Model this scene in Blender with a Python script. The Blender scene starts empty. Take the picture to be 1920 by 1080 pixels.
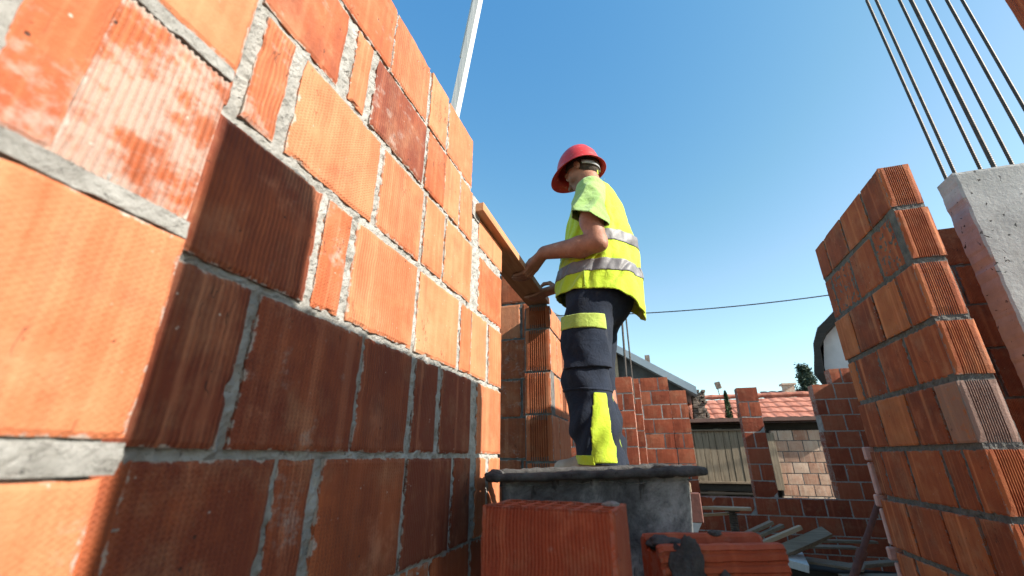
import bpy, math, random
import numpy as np
from math import radians as R, sin, cos, pi
from mathutils import Vector, Matrix

random.seed(7); rng = np.random.default_rng(7)
S = bpy.context.scene
C = S.collection
# ------------------------------------------------------------------ camera, light, exposure
# camera sits at the origin; the site floor is 1.30 m below it; +Y runs along the big brick wall
cam_d = bpy.data.cameras.new('camera'); cam = bpy.data.objects.new('camera', cam_d); C.objects.link(cam)
S.camera = cam
cam_d.sensor_width = 36; cam_d.lens = 15.06; cam_d.clip_start = .02; cam_d.clip_end = 3000
cam.rotation_euler = (R(90 + 21.48), 0, R(17.5))
cam_d.dof.use_dof = True; cam_d.dof.focus_distance = 2.1; cam_d.dof.aperture_fstop = 3.4
SUN_EL, SUN_AZ = 30.0, 9.0          # elevation; degrees from +X towards -Y
sd = Vector((cos(R(SUN_EL))*cos(R(SUN_AZ)), -cos(R(SUN_EL))*sin(R(SUN_AZ)), sin(R(SUN_EL))))
sl = bpy.data.lights.new('sun', 'SUN'); sun = bpy.data.objects.new('sun', sl); C.objects.link(sun)
sl.energy = 5.0; sl.angle = R(.5); sl.color = (1, .93, .82)
sun.rotation_euler = sd.to_track_quat('Z', 'Y').to_euler()
w = bpy.data.worlds.new('World'); S.world = w; w.use_nodes = True
wn = w.node_tree.nodes; wl = w.node_tree.links
sky = wn.new('ShaderNodeTexSky'); sky.sky_type = 'NISHITA'; sky.sun_disc = False
sky.sun_elevation = R(SUN_EL); sky.sun_rotation = R(90 + SUN_AZ)
sky.altitude = 0; sky.air_density = 1.0; sky.dust_density = 0.5; sky.ozone_density = 1.0
# clear dry air: deepen the blue overhead, keep the pale band at the horizon
sp_ = wn.new('ShaderNodeSeparateColor'); cb_ = wn.new('ShaderNodeCombineColor'); wl.new(sky.outputs[0], sp_.inputs[0])
for ch, (pivot, gam, gain) in enumerate(((.497, 1.75, 1.16), (.75, 1.0, 1.10), (1.0, .48, .915))):
    a_ = wn.new('ShaderNodeMath'); a_.operation = 'MULTIPLY'; a_.inputs[1].default_value = .27/pivot
    b_ = wn.new('ShaderNodeMath'); b_.operation = 'POWER'; b_.inputs[1].default_value = gam
    c_ = wn.new('ShaderNodeMath'); c_.operation = 'MULTIPLY'; c_.inputs[1].default_value = pivot*gain/.27
    wl.new(sp_.outputs[ch], a_.inputs[0]); wl.new(a_.outputs[0], b_.inputs[0]); wl.new(b_.outputs[0], c_.inputs[0]); 
    m_ = wn.new('ShaderNodeMath'); m_.operation = 'MINIMUM' if ch == 0 else 'MAXIMUM'   # leave the bright sky around the sun as it is
    wl.new(c_.outputs[0], m_.inputs[0]); wl.new(sp_.outputs[ch], m_.inputs[1]) if ch != 1 else wl.new(c_.outputs[0], m_.inputs[1]); wl.new(m_.outputs[0], cb_.inputs[ch])
wl.new(cb_.outputs[0], wn['Background'].inputs[0]); wn['Background'].inputs[1].default_value = .10
S.view_settings.view_transform = 'Standard'; S.view_settings.look = 'None'
S.view_settings.exposure = 1.43; S.view_settings.gamma = 1
S.cycles.max_bounces = 6; S.cycles.use_denoising = True

# ------------------------------------------------------------------ noise
def _h(ix, iy, iz, s):
    n = (ix*374761393 + iy*668265263 + iz*2147483647*0 + iz*1274126177 + s*974634777) & 0xffffffff
    n = ((n ^ (n >> 13)) * 1274126177) & 0xffffffff
    n = (n ^ (n >> 16))
    return (n & 0xffff) / 65535.0
def vnoise(p, s=0):
    p = np.asarray(p, float); f = np.floor(p).astype(np.int64); t = p - f; t = t*t*(3-2*t)
    x, y, z = f[..., 0], f[..., 1], f[..., 2]; a, b, c = t[..., 0], t[..., 1], t[..., 2]
    r = 0
    for dx in (0, 1):
        for dy in (0, 1):
            for dz in (0, 1):
                r = r + _h(x+dx, y+dy, z+dz, s)*(a if dx else 1-a)*(b if dy else 1-b)*(c if dz else 1-c)
    return r*2-1
def fbm(p, o=3, s=0):
    r, a = 0, 1.0; p = np.asarray(p, float)
    for i in range(o):
        r = r + a*vnoise(p*(2**i), s+i); a *= .5
    return r/1.75

# ------------------------------------------------------------------ node helpers
ALB = .68      # common scale of all surface colours
class NT:
    def __init__(s, name):
        s.m = bpy.data.materials.new(name); s.m.use_nodes = True
        s.n = s.m.node_tree.nodes; s.l = s.m.node_tree.links; s.b = s.n['Principled BSDF']
        s.b.inputs['Specular IOR Level'].default_value = .3
    def node(s, t, **k):
        n = s.n.new(t)
        for a, v in k.items(): setattr(n, a, v)
        return n
    def set(s, inp, v):
        if hasattr(v, 'is_output') or isinstance(v, bpy.types.NodeSocket): s.l.new(v, inp)
        elif isinstance(v, (tuple, list)) and len(v) == 3 and inp.type == 'RGBA': inp.default_value = (*v, 1)
        else: inp.default_value = v
    def math(s, op, a, b=0, c=0, clamp=False):
        n = s.node('ShaderNodeMath', operation=op); n.use_clamp = clamp
        s.set(n.inputs[0], a); s.set(n.inputs[1], b); s.set(n.inputs[2], c); return n.outputs[0]
    def noise(s, vec, scale, detail=3, rough=.55, dist=0):
        n = s.node('ShaderNodeTexNoise'); s.set(n.inputs['Vector'], vec); n.inputs['Scale'].default_value = scale
        n.inputs['Detail'].default_value = detail; n.inputs['Roughness'].default_value = rough; n.inputs['Distortion'].default_value = dist
        return n.outputs[0]
    def vor(s, vec, scale, feature='F1'):
        n = s.node('ShaderNodeTexVoronoi', feature=feature); s.set(n.inputs['Vector'], vec); n.inputs['Scale'].default_value = scale
        return n.outputs[0]
    def ramp(s, f, stops):
        n = s.node('ShaderNodeValToRGB'); s.set(n.inputs[0], f); e = n.color_ramp.elements
        while len(e) < len(stops): e.new(.5)
        for q, (p, c) in zip(e, stops):
            q.position = p; q.color = (*c, 1) if isinstance(c, (tuple, list)) else (c, c, c, 1)
        return n.outputs[0]
    def mix(s, f, a, b, mode='MIX'):
        n = s.node('ShaderNodeMix', data_type='RGBA', blend_type=mode)
        s.set(n.inputs[0], f); s.set(n.inputs[6], a); s.set(n.inputs[7], b); return n.outputs[2]
    def vscale(s, vec, sc):
        n = s.node('ShaderNodeMapping'); s.set(n.inputs['Vector'], vec); n.inputs['Scale'].default_value = sc; return n.outputs[0]
    def obj(s): return s.node('ShaderNodeTexCoord').outputs['Object']
    def uv(s, name='UVMap'): return s.node('ShaderNodeUVMap', uv_map=name).outputs[0]
    def attr(s, name):
        a = s.node('ShaderNodeAttribute', attribute_name=name); x = s.node('ShaderNodeSeparateColor'); s.l.new(a.outputs['Color'], x.inputs[0])
        return x.outputs[0], x.outputs[1], x.outputs[2]
    def xyz(s, v):
        x = s.node('ShaderNodeSeparateXYZ'); s.l.new(v, x.inputs[0]); return x.outputs
    def bump(s, h, dist, strength=1.0):
        n = s.node('ShaderNodeBump'); s.set(n.inputs['Height'], h); n.inputs['Distance'].default_value = dist; n.inputs['Strength'].default_value = strength
        s.l.new(n.outputs[0], s.b.inputs['Normal'])
    def out(s, col, rough=.8, metal=0):
        s.set(s.b.inputs['Base Color'], s.mix(1.0, col, (ALB, ALB, ALB), 'MULTIPLY')); s.set(s.b.inputs['Roughness'], rough); s.b.inputs['Metallic'].default_value = metal
        return s.m

def smoothstep(t, x, a, b):
    n = t.node('ShaderNodeMapRange', interpolation_type='SMOOTHSTEP'); t.set(n.inputs[0], x)
    n.inputs[1].default_value = a; n.inputs[2].default_value = b; return n.outputs[0]

def mat_brick(name, dark, mid, light, pitch=.0085, groove=1.0, smear=1.0, grey=(.42, .37, .32), spec=.3, streak=.22, edge=.75):
    t = NT(name); uv = t.uv(); un = t.uv('unit'); P = t.obj(); r, k, sm = t.attr('tint')
    u = t.xyz(uv)[0]; v = t.xyz(uv)[1]; nu = t.xyz(un)[0]
    n1 = t.noise(P, 7, 5, .6); n2 = t.noise(t.vscale(uv, (60, 5, 1)), 1, 3)
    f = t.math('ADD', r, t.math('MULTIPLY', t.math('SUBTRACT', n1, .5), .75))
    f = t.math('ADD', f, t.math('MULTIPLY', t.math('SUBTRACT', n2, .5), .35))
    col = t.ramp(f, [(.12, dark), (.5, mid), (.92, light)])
    # vertical firing bands from the extruded body
    band = t.noise(t.vscale(un, (6.5, .03, 1)), 1, 1)
    col = t.mix(t.math('MULTIPLY', smoothstep(t, band, .50, .75), streak), col, tuple(min(1, c*1.5+.03) for c in light))
    band2 = t.noise(t.vscale(uv, (26, .35, 1)), 1, 2, .5)
    col = t.mix(t.math('MULTIPLY', smoothstep(t, band2, .56, .78), .28), col, tuple(c*.75 for c in dark))
    st = t.noise(t.vscale(un, (1.9, 1.3, 1)), 1, 5, .65, 0)
    col = t.mix(t.math('MULTIPLY', smoothstep(t, st, .56, .72), .28), col, tuple(c*.7 for c in dark))
    col = t.mix(t.math('MULTIPLY', smoothstep(t, st, .42, .30), .30), col, tuple(min(1, c*1.25+.05) for c in light))
    dust = t.noise(P, 5.3, 6, .7); col = t.mix(t.math('MULTIPLY', smoothstep(t, dust, .48, .70), .26), col, (.62, .36, .20))
    soot = t.noise(P, 3.1, 4, .65)
    col = t.mix(t.math('MULTIPLY', smoothstep(t, soot, .56, .74), .35), col, (.16, .08, .055))
    # combed grooves
    g1 = t.math('SINE', t.math('MULTIPLY', u, 2*pi/pitch)); g2 = t.math('SINE', t.math('MULTIPLY', v, 2*pi/(pitch*.8)))
    hm = smoothstep(t, k, .55, .6)
    gm = t.math('SUBTRACT', 1, smoothstep(t, k, .9, .95))
    gh = t.math('MULTIPLY', g1, t.math('ADD', t.math('MULTIPLY', t.math('MULTIPLY', g2, .5), hm), t.math('SUBTRACT', 1, t.math('MULTIPLY', hm, .5))))
    patch = smoothstep(t, t.noise(uv, 9, 3), .3, .5)
    gh = t.math('MULTIPLY', t.math('MULTIPLY', gh, gm), patch)
    col = t.mix(t.math('MULTIPLY', t.math('MULTIPLY', smoothstep(t, gh, .0, -.9), .28*groove), gm), col, tuple(c*.6 for c in dark))
    # dried mortar film left on the faces
    s1 = t.noise(P, 13, 6, .7); s2 = t.noise(t.vscale(uv, (30, 60, 1)), 1, 3)
    sf = t.math('ADD', t.math('MULTIPLY', s1, .75), t.math('MULTIPLY', s2, .25))
    sf = t.math('ADD', sf, t.math('MULTIPLY', sm, .45))
    ms = smoothstep(t, sf, .66, .80)
    col = t.mix(t.math('MULTIPLY', ms, t.math('ADD', .5*smear, t.math('MULTIPLY', smoothstep(t, sm, .4, .9), .4))), col, grey)
    # mortar dragged over the arrises
    fu = t.math('FRACT', t.xyz(un)[0]); fv_ = t.math('FRACT', t.xyz(un)[1])
    e_ = t.math('MINIMUM', t.math('MINIMUM', fu, t.math('SUBTRACT', 1, fu)), t.math('MINIMUM', fv_, t.math('SUBTRACT', 1, fv_)))
    em = smoothstep(t, t.math('SUBTRACT', t.noise(P, 34, 6, .72), t.math('MULTIPLY', e_, 5.5)), .47, .54)
    col = t.mix(t.math('MULTIPLY', em, edge), col, tuple(c*1.0 for c in grey))
    ck = t.math('ABSOLUTE', t.math('SUBTRACT', t.noise(t.vscale(P, (9, 9, 2.2)), 1, 5, .6), .5))
    ck = t.math('MULTIPLY', smoothstep(t, ck, .004, .001), smoothstep(t, t.noise(P, 5.5, 2), .56, .6)); col = t.mix(t.math('MULTIPLY', ck, .8), col, (.05, .02, .012))
    sp = t.math('MULTIPLY', smoothstep(t, t.vor(P, 55), .13, .07), smoothstep(t, t.noise(P, 23, 2), .6, .64))
    col = t.mix(t.math('MULTIPLY', sp, .7), col, (.6, .55, .48))
    pit = t.math('MULTIPLY', smoothstep(t, t.vor(P, 38), .11, .06), smoothstep(t, t.noise(P, 17, 2), .58, .62))
    col = t.mix(pit, col, (.07, .03, .02))
    h = t.math('ADD', t.math('MULTIPLY', gh, .5*groove), t.math('MULTIPLY', t.noise(P, 160, 4, .7), 1.0))
    h = t.math('ADD', h, t.math('MULTIPLY', t.noise(P, 30, 3), 1.0)); h = t.math('SUBTRACT', h, t.math('MULTIPLY', pit, 1.2))
    t.bump(h, .0022, .8)
    t.b.inputs['Specular IOR Level'].default_value = spec
    return t.out(col, .82)

def mat_mortar(name, a, b, pit=(.08, .075, .07)):
    t = NT(name); P = t.obj()
    n = t.noise(P, 22, 6, .65); col = t.ramp(n, [(.3, a), (.7, b)])
    v = smoothstep(t, t.noise(P, 85, 5, .75), .40, .31)
    col = t.mix(v, col, pit)
    t.bump(t.math('ADD', t.math('MULTIPLY', t.noise(P, 60, 8, .75), 1.6), t.math('MULTIPLY', t.noise(P, 260, 3), .5)), .006, 1)
    return t.out(col, .95)

def mat_plain(name, a, b, scale=8, rough=.8, bump=0.0, stretch=(1, 1, 1), detail=4, spec=.3, metal=0):
    t = NT(name); P = t.vscale(t.obj(), stretch); n = t.noise(P, scale, detail, .6)
    if bump: t.bump(t.noise(P, scale*5, 5, .7), bump, .9)
    t.b.inputs['Specular IOR Level'].default_value = spec
    return t.out(t.ramp(n, [(.3, a), (.7, b)]), rough, metal)

def mat_wood(name, a, b, axis=1, rough=.75):
    t = NT(name); sc = [45, 45, 45]; sc[axis] = 2.5; P = t.vscale(t.obj(), tuple(sc)); n = t.noise(P, 1, 5, .65, 1.0)
    col = t.ramp(n, [(.25, a), (.75, b)]); kn = smoothstep(t, t.noise(t.obj(), 5, 3), .58, .75)
    col = t.mix(t.math('MULTIPLY', kn, .5), col, tuple(c*.55 for c in a)); t.bump(n, .0025, .8)
    return t.out(col, rough)

def mat_cloth(name, a, b, rough=.85, sheen=.2, weave=700, grime=.22):
    t = NT(name); P = t.obj(); n = t.noise(P, 6, 4, .6)
    t.bump(t.math('ADD', t.noise(P, 30, 5, .62, .6), t.math('MULTIPLY', t.noise(P, weave, 1), .15)), .008, .7)
    t.b.inputs['Sheen Weight'].default_value = sheen
    g = smoothstep(t, t.noise(t.vscale(P, (1, 1, .6)), 13, 6, .7), .54, .74); col = t.mix(t.math('MULTIPLY', g, grime), t.ramp(n, [(.3, a), (.7, b)]), (.30, .27, .20))
    return t.out(col, rough)

M = {}
M['brick'] = mat_brick('brick_face', (.21, .046, .020), (.42, .106, .036), (.59, .225, .105), grey=(.46, .43, .38))
M['brick_red'] = mat_brick('brick_red_face', (.20, .042, .014), (.42, .092, .026), (.62, .20, .065), pitch=.0065, groove=.8, smear=.5, grey=(.26, .24, .22), streak=.5, edge=.7)
M['brick_loose'] = mat_brick('brick_loose_face', (.28, .050, .022), (.46, .095, .038), (.60, .17, .07), pitch=.0065, groove=.8, smear=.9, streak=.25, edge=.2)
M['brick_far'] = mat_brick('brick_far_face', (.26, .050, .02), (.40, .085, .034), (.48, .13, .058), groove=.25, smear=.6)
M['brick_pale'] = mat_brick('brick_weathered', (.50, .25, .16), (.70, .44, .31), (.78, .60, .46), groove=.3, smear=1.0, grey=(.7, .62, .52))
M['mortar'] = mat_mortar('mortar_grey', (.30, .29, .265), (.58, .565, .53))
M['mortar_wet'] = mat_mortar('mortar_damp', (.10, .095, .09), (.24, .23, .215), (.04, .04, .04))
M['concrete'] = None
def mk_concrete():
    t = NT('cast_concrete'); P = t.obj(); n = t.noise(P, 5, 6, .65); col = t.ramp(n, [(.3, (.34, .34, .335)), (.7, (.56, .56, .55))])
    stn = smoothstep(t, t.noise(t.vscale(P, (7, 7, 1.2)), 1, 6, .7), .5, .72); col = t.mix(t.math('MULTIPLY', stn, .45), col, (.24, .225, .20))
    hole = t.math('MULTIPLY', smoothstep(t, t.noise(P, 26, 3, .55, .6), .655, .67), smoothstep(t, t.noise(P, 4, 2), .42, .5))
    small = smoothstep(t, t.vor(P, 46), .10, .07)
    hole = t.math('MAXIMUM', hole, t.math('MULTIPLY', small, smoothstep(t, t.noise(P, 9, 2), .53, .57)))
    col = t.mix(hole, col, (.07, .07, .07))
    t.bump(t.math('SUBTRACT', t.math('MULTIPLY', t.noise(P, 45, 6, .7), .5), hole), .006, 1)
    return t.out(col, .9)
M['concrete'] = mk_concrete()
M['wet_cement'] = mat_mortar('cement_crust', (.035, .035, .037), (.15, .145, .14), (.02, .02, .02))
def mk_tub():
    t = NT('cement_stained_metal'); P = t.obj(); n = t.noise(P, 7, 8, .72, .4); col = t.ramp(n, [(.36, (.04, .04, .045)), (.5, (.16, .165, .17)), (.64, (.44, .44, .44))])
    dr = smoothstep(t, t.noise(t.vscale(P, (28, 28, 5)), 1, 5, .7), .60, .64); col = t.mix(t.math('MULTIPLY', dr, .7), col, (.03, .03, .033))
    t.bump(t.math('ADD', t.noise(P, 26, 6, .7), t.math('MULTIPLY', dr, .4)), .006, 1); return t.out(col, .8)
M['tub'] = mk_tub()
M['steel'] = mat_plain('weathered_steel', (.05, .045, .042), (.13, .11, .095), 40, .6, .001, metal=.4)
M['rust'] = mat_plain('red_oxide_steel', (.10, .045, .04), (.20, .08, .065), 20, .7, .002)
M['plank'] = mat_wood('formwork_board', (.40, .17, .075), (.62, .33, .17))
M['grey_wood'] = mat_wood('weathered_board', (.15, .105, .07), (.38, .29, .20), 0)
M['pale_wood'] = mat_wood('pale_board', (.42, .29, .18), (.62, .47, .32), 0)
M['shed_wood'] = mat_wood('shed_board', (.16, .115, .075), (.46, .37, .26), 2)
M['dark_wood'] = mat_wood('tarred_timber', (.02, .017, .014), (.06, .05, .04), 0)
M['white_wood'] = mat_wood('white_batten', (.62, .62, .60), (.80, .80, .78), 2)
M['roof_tile'] = mat_plain('clay_roof_tile', (.34, .11, .07), (.58, .24, .165), 4, .85, .004)
M['sheet'] = mat_plain('zinc_sheet', (.33, .40, .46), (.42, .49, .55), 3, .55)
M['dark_render'] = mat_plain('dark_plaster', (.06, .06, .06), (.16, .155, .15), 3, .9, .01)
M['white_render'] = mat_plain('white_plaster', (.62, .60, .60), (.76, .74, .74), 3, .9, .004)
M['brown_metal'] = mat_plain('brown_fascia', (.16, .09, .07), (.25, .14, .11), 5, .6)
M['stone'] = mat_plain('stacked_tile_edges', (.10, .075, .06), (.34, .27, .22), 14, .9, .01)
M['dirt'] = mat_plain('site_soil', (.10, .085, .07), (.24, .20, .16), 1.5, .95, .03, detail=8)
M['foam'] = mat_plain('pink_foam', (.60, .34, .30), (.72, .46, .42), 20, .8, .003)
M['styro'] = mat_plain('white_foam_board', (.62, .64, .66), (.74, .75, .77), 30, .85, .002)
M['wire'] = mat_plain('black_cable', (.02, .02, .02), (.04, .04, .04), 5, .6)
M['leaf'] = mat_plain('conifer_leaf', (.018, .04, .014), (.05, .10, .03), 20, .7)
M['leaf_blue'] = mat_plain('pine_needle', (.03, .055, .035), (.06, .10, .06), 20, .7)
M['bark'] = mat_plain('bark', (.06, .045, .03), (.12, .09, .07), 20, .9, .01)

# ------------------------------------------------------------------ mesh builder
class MB:
    def __init__(s): s.v = []; s.f = []; s.uv = []; s.un = []; s.t = []; s.n = 0
    def add(s, V, F, uv=None, un=None, tint=(.5, 0, 0)):
        V = np.asarray(V, float).reshape(-1, 3); k = len(V); s.v.append(V)
        s.f += [tuple(i + s.n for i in q) for q in F]
        s.uv.append(np.zeros((k, 2)) if uv is None else np.asarray(uv, float).reshape(-1, 2))
        s.un.append(np.zeros((k, 2)) if un is None else np.asarray(un, float).reshape(-1, 2))
        s.t.append(np.tile(np.array([*tint, 1.0]), (k, 1))); s.n += k
    def box(s, lo, hi, **k):
        (a, b, c), (d, e, f) = lo, hi
        V = [(a,b,c),(d,b,c),(d,e,c),(a,e,c),(a,b,f),(d,b,f),(d,e,f),(a,e,f)]
        s.add(V, [(0,3,2,1),(4,5,6,7),(0,1,5,4),(1,2,6,5),(2,3,7,6),(3,0,4,7)], **k)
    def obox(s, c, size, M3, bev=0, **k):
        # oriented box (optionally with chamfered edges), centre c, full size, 3x3 rotation
        h = np.array(size)/2.0; P = []
        if bev <= 0:
            P = [(x*h[0], y*h[1], z*h[2]) for z in (-1, 1) for y in (-1, 1) for x in (-1, 1)]
            F = [(0,2,3,1),(4,5,7,6),(0,1,5,4),(1,3,7,5),(3,2,6,7),(2,0,4,6)]
        else:
            idx = {}; F = []
            for x in (-1, 1):
                for y in (-1, 1):
                    for z in (-1, 1):
                        for a in range(3):
                            q = [x*(h[0]-bev), y*(h[1]-bev), z*(h[2]-bev)]; q[a] += (x, y, z)[a]*bev
                            idx[(x, y, z, a)] = len(P); P.append(q)
            for a in range(3):
                b, c_ = (a+1) % 3, (a+2) % 3
                for sg in (-1, 1):
                    ring = []
                    for (sb, sc_) in ((-1, -1), (1, -1), (1, 1), (-1, 1)):
                        key = [0, 0, 0]; key[a] = sg; key[b] = sb; key[c_] = sc_; ring.append(idx[(*key, a)])
                    F.append(tuple(ring if sg > 0 else ring[::-1]))
                for sb in (-1, 1):
                    for sc_ in (-1, 1):
                        k1 = [0]*3; k2 = [0]*3; k1[a] = -1; k2[a] = 1; k1[b] = k2[b] = sb; k1[c_] = k2[c_] = sc_
                        q = (idx[(*k1, b)], idx[(*k2, b)], idx[(*k2, c_)], idx[(*k1, c_)]); F.append(q if sb*sc_ > 0 else q[::-1])
            for x in (-1, 1):
                for y in (-1, 1):
                    for z in (-1, 1):
                        q = (idx[(x, y, z, 0)], idx[(x, y, z, 1)], idx[(x, y, z, 2)]); F.append(q if x*y*z > 0 else q[::-1])
        P = np.array(P) @ np.array(M3).T + np.array(c)
        s.add(P, F, **k)
    def tube(s, pts, rad, n=10, caps=True, **k):
        pts = [np.array(p, float) for p in pts]; V = []; F = []
        rad = [rad]*len(pts) if np.isscalar(rad) else rad; a = None
        for i, p in enumerate(pts):
            d = pts[min(i+1, len(pts)-1)] - pts[max(i-1, 0)]; d /= np.linalg.norm(d)
            if a is None: a = np.cross(d, (0, 0, 1) if abs(d[2]) < .9 else (1, 0, 0))
            a = a - d*(a @ d); a /= np.linalg.norm(a); b = np.cross(d, a)
            for j in range(n):
                t = 2*pi*j/n; V.append(p + rad[i]*(cos(t)*a + sin(t)*b))
        for i in range(len(pts)-1):
            for j in range(n):
                F.append((i*n+j, i*n+(j+1) % n, (i+1)*n+(j+1) % n, (i+1)*n+j))
        if caps: F.append(tuple(range(n-1, -1, -1))); F.append(tuple(range((len(pts)-1)*n, len(pts)*n)))
        s.add(V, F, **k)
    def build(s, name, mat, parent=None, smooth=False, **props):
        me = bpy.data.meshes.new(name); V = np.vstack(s.v)
        me.from_pydata(V.tolist(), [], s.f); UV = np.vstack(s.uv); UN = np.vstack(s.un); T = np.vstack(s.t)
        li = np.empty(len(me.loops), np.int32); me.loops.foreach_get('vertex_index', li)
        for nm, A in (('UVMap', UV), ('unit', UN)):
            L = me.uv_layers.new(name=nm); L.data.foreach_set('uv', A[li].astype(np.float32).ravel())
        at = me.color_attributes.new('tint', 'FLOAT_COLOR', 'POINT'); at.data.foreach_set('color', T.astype(np.float32).ravel())
        me.materials.append(mat)
        if smooth: me.polygons.foreach_set('use_smooth', [True]*len(me.polygons))
        o = bpy.data.objects.new(name, me); C.objects.link(o)
        if parent: o.parent = parent
        return tag(o, **props)

def tag(o, label=None, category=None, group=None, kind=None):
    for k, v in (('label', label), ('category', category), ('group', group), ('kind', kind)):
        if v: o[k] = v
    return o
def thing(name, label, category, group=None, loc=(0, 0, 0), rotz=0):
    o = bpy.data.objects.new(name, None); C.objects.link(o); o.location = loc; o.rotation_euler = (0, 0, rotz); o.empty_display_size = .1
    return tag(o, label, category, group)
Z = np.array([0, 0, 1.0])

# ------------------------------------------------------------------ masonry
def face(mb, O, U, w, h, t, seed=0, res=.012, rough=.0012, tint=(.5, 0, 0), grooves=0, gdep=.005, gm=.2, closed=True, chip=.5):
    """one fired clay block: its front sheet on the plane through O (lower left) spanned by U and Z, body behind it"""
    U = np.array(U, float); N = np.cross(U, Z)
    if grooves:
        us = [0, gm*.5]; ds = [0, 0]; p = (w-2*gm*w)/grooves; x0 = gm*w; us[1] = x0*.5
        for g in range(grooves):
            a = x0+g*p
            us += [a+p*.08, a+p*.2, a+p*.62, a+p*.74]; ds += [0, -gdep, -gdep, 0]
        us += [w-x0*.5, w]; ds += [0, 0]; us = np.array(us); ds = np.array(ds); nv = max(3, int(h/.03))
    else:
        nu = max(2, int(w/res)); us = np.linspace(0, w, nu+1); ds = np.zeros(nu+1); nv = max(2, int(h/res))
    vs = np.linspace(0, h, nv+1); uu, vv = np.meshgrid(us, vs); dd = np.broadcast_to(ds, uu.shape).copy()
    n0 = len(us); q = np.stack([uu*28+seed*7.3, vv*28+seed*3.1, np.full_like(uu, seed*1.7)], -1)
    du = fbm(q, 3, 11)*rough*1.6; dv = fbm(q, 3, 12)*rough*1.6
    eu = np.minimum(uu, w-uu); ev = np.minimum(vv, h-vv); e = np.minimum(eu, ev)
    c = np.clip(fbm(q*.8, 2, 13)-.35, 0, 1)*chip*.012*np.clip(1-e/.015, 0, 1)
    rnd = .003*np.clip(1-e/.004, 0, 1)**2
    dz = dd - rnd - c + fbm(q*.25, 2, 14)*rough*.6
    uo = uu + du*(1 if not grooves else .2); vo = vv + dv
    # pull chipped borders inwards
    uo = uo + np.where(uu < w/2, 1, -1)*c*(eu < .008)*(0 if grooves else 1); vo = vo + np.where(vv < h/2, 1, -1)*c*(ev < .008)
    P = np.array(O) + uo[..., None]*U + vo[..., None]*Z + dz[..., None]*N
    V = P.reshape(-1, 3); F = []
    for j in range(nv):
        for i in range(n0-1):
            a = j*n0+i; F.append((a, a+1, a+1+n0, a+n0))
    # skirt and back
    ring = [i for i in range(n0)] + [j*n0+n0-1 for j in range(1, nv+1)] + [nv*n0+i for i in range(n0-2, -1, -1)] + [j*n0 for j in range(nv-1, 0, -1)]
    k = len(V); B = V[ring] - N*t; V = np.vstack([V, B]); m = len(ring)
    for i in range(m): F.append((ring[i], k+i, k+(i+1) % m, ring[(i+1) % m]))
    if closed: F.append(tuple(k+i for i in range(m))[::-1])
    off = np.array([(seed*.37) % 5, (seed*.73) % 5])
    uv = np.stack([uu, vv], -1).reshape(-1, 2) + off*[1, 1]; un = np.stack([uu/w, vv/h], -1).reshape(-1, 2) + [seed*3.0 % 41, seed % 7]
    uvb = uv[ring] + [.0, .0]; dirs = np.array([[-t, 0]]*m); uvb = uvb + dirs
    mb.add(V, F, np.vstack([uv, uvb]), np.vstack([un, un[ring]]), tint)

def mortar_sheet(mb, O, U, w, h, res, depth, amp, seed=0, t=.04, freq=45, lump=.5):
    U = np.array(U, float); N = np.cross(U, Z); nu = int(w/res); nv = int(h/res)
    uu, vv = np.meshgrid(np.linspace(0, w, nu+1), np.linspace(0, h, nv+1))
    q = np.stack([uu*freq+seed*5, vv*freq, np.full_like(uu, seed)], -1)
    d = depth + amp*(fbm(q, 4, 31+seed)) + amp*lump*fbm(q*.22, 2, 41+seed)
    P = np.array(O) + uu[..., None]*U + vv[..., None]*Z + d[..., None]*N
    V = P.reshape(-1, 3); n0 = nu+1
    a = (np.arange(nv)[:, None]*n0 + np.arange(nu)[None, :]).ravel(); F = np.stack([a, a+1, a+1+n0, a+n0], 1).tolist()
    ring = [i for i in range(n0)] + [j*n0+n0-1 for j in range(1, nv+1)] + [nv*n0+i for i in range(n0-2, -1, -1)] + [j*n0 for j in range(nv-1, 0, -1)]
    k = len(V); V = np.vstack([V, V[ring]-N*t]); m = len(ring)
    for i in range(m): F.append((ring[i], k+i, k+(i+1) % m, ring[(i+1) % m]))
    F.append(tuple(k+i for i in range(m))[::-1])
    mb.add(V, F)

_seed = [100]
def nseed(): _seed[0] += 1; return _seed[0]
def lay(mb, O, U, rows, t, tint=None, **k):
    """rows: (z0, z1, [(u0, u1, opts), ...]) on the plane through O"""
    O = np.array(O, float); U = np.array(U, float)
    for z0, z1, bl in rows:
        for b in bl:
            o = dict(b[2]) if len(b) > 2 else {}
            sd_ = nseed(); r = random.random()
            tn = o.pop('tint', None) or k.get('tint_all') or (.28+.5*r, random.choice([0, 0, .7]), random.random()*.35)
            tn = (tn[0]+random.uniform(-.13, .13), tn[1], tn[2])
            kk = dict(k); kk.pop('tint_all', None); kk.update(o)
            g_ = kk.pop('grow', 0); b = (b[0]-g_, b[1]+g_)
            out = kk.pop('out', 0); tilt = random.uniform(-.0015, .0015)
            N = np.cross(U, Z)
            face(mb, O + U*b[0] + Z*z0 + N*(out+tilt), U, b[1]-b[0], z1-z0, t, sd_, tint=tn, **kk)
def courses(u0, u1, zs, bw, j=.012, off=.5, first=None, jv=.012, seed=0, jit=.0):
    rnd = random.Random(seed); rows = []
    for i in range(len(zs)-1):
        x = u0 - (bw*off if i % 2 else 0); bl = []
        while x < u1-.02:
            a, b = max(x, u0), min(x+bw-j+rnd.uniform(-jit, jit), u1)
            if b-a > .03: bl.append((a, b))
            x += bw
        rows.append((zs[i]+jv, zs[i+1], bl))
    return rows

GROUND = -1.30
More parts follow.
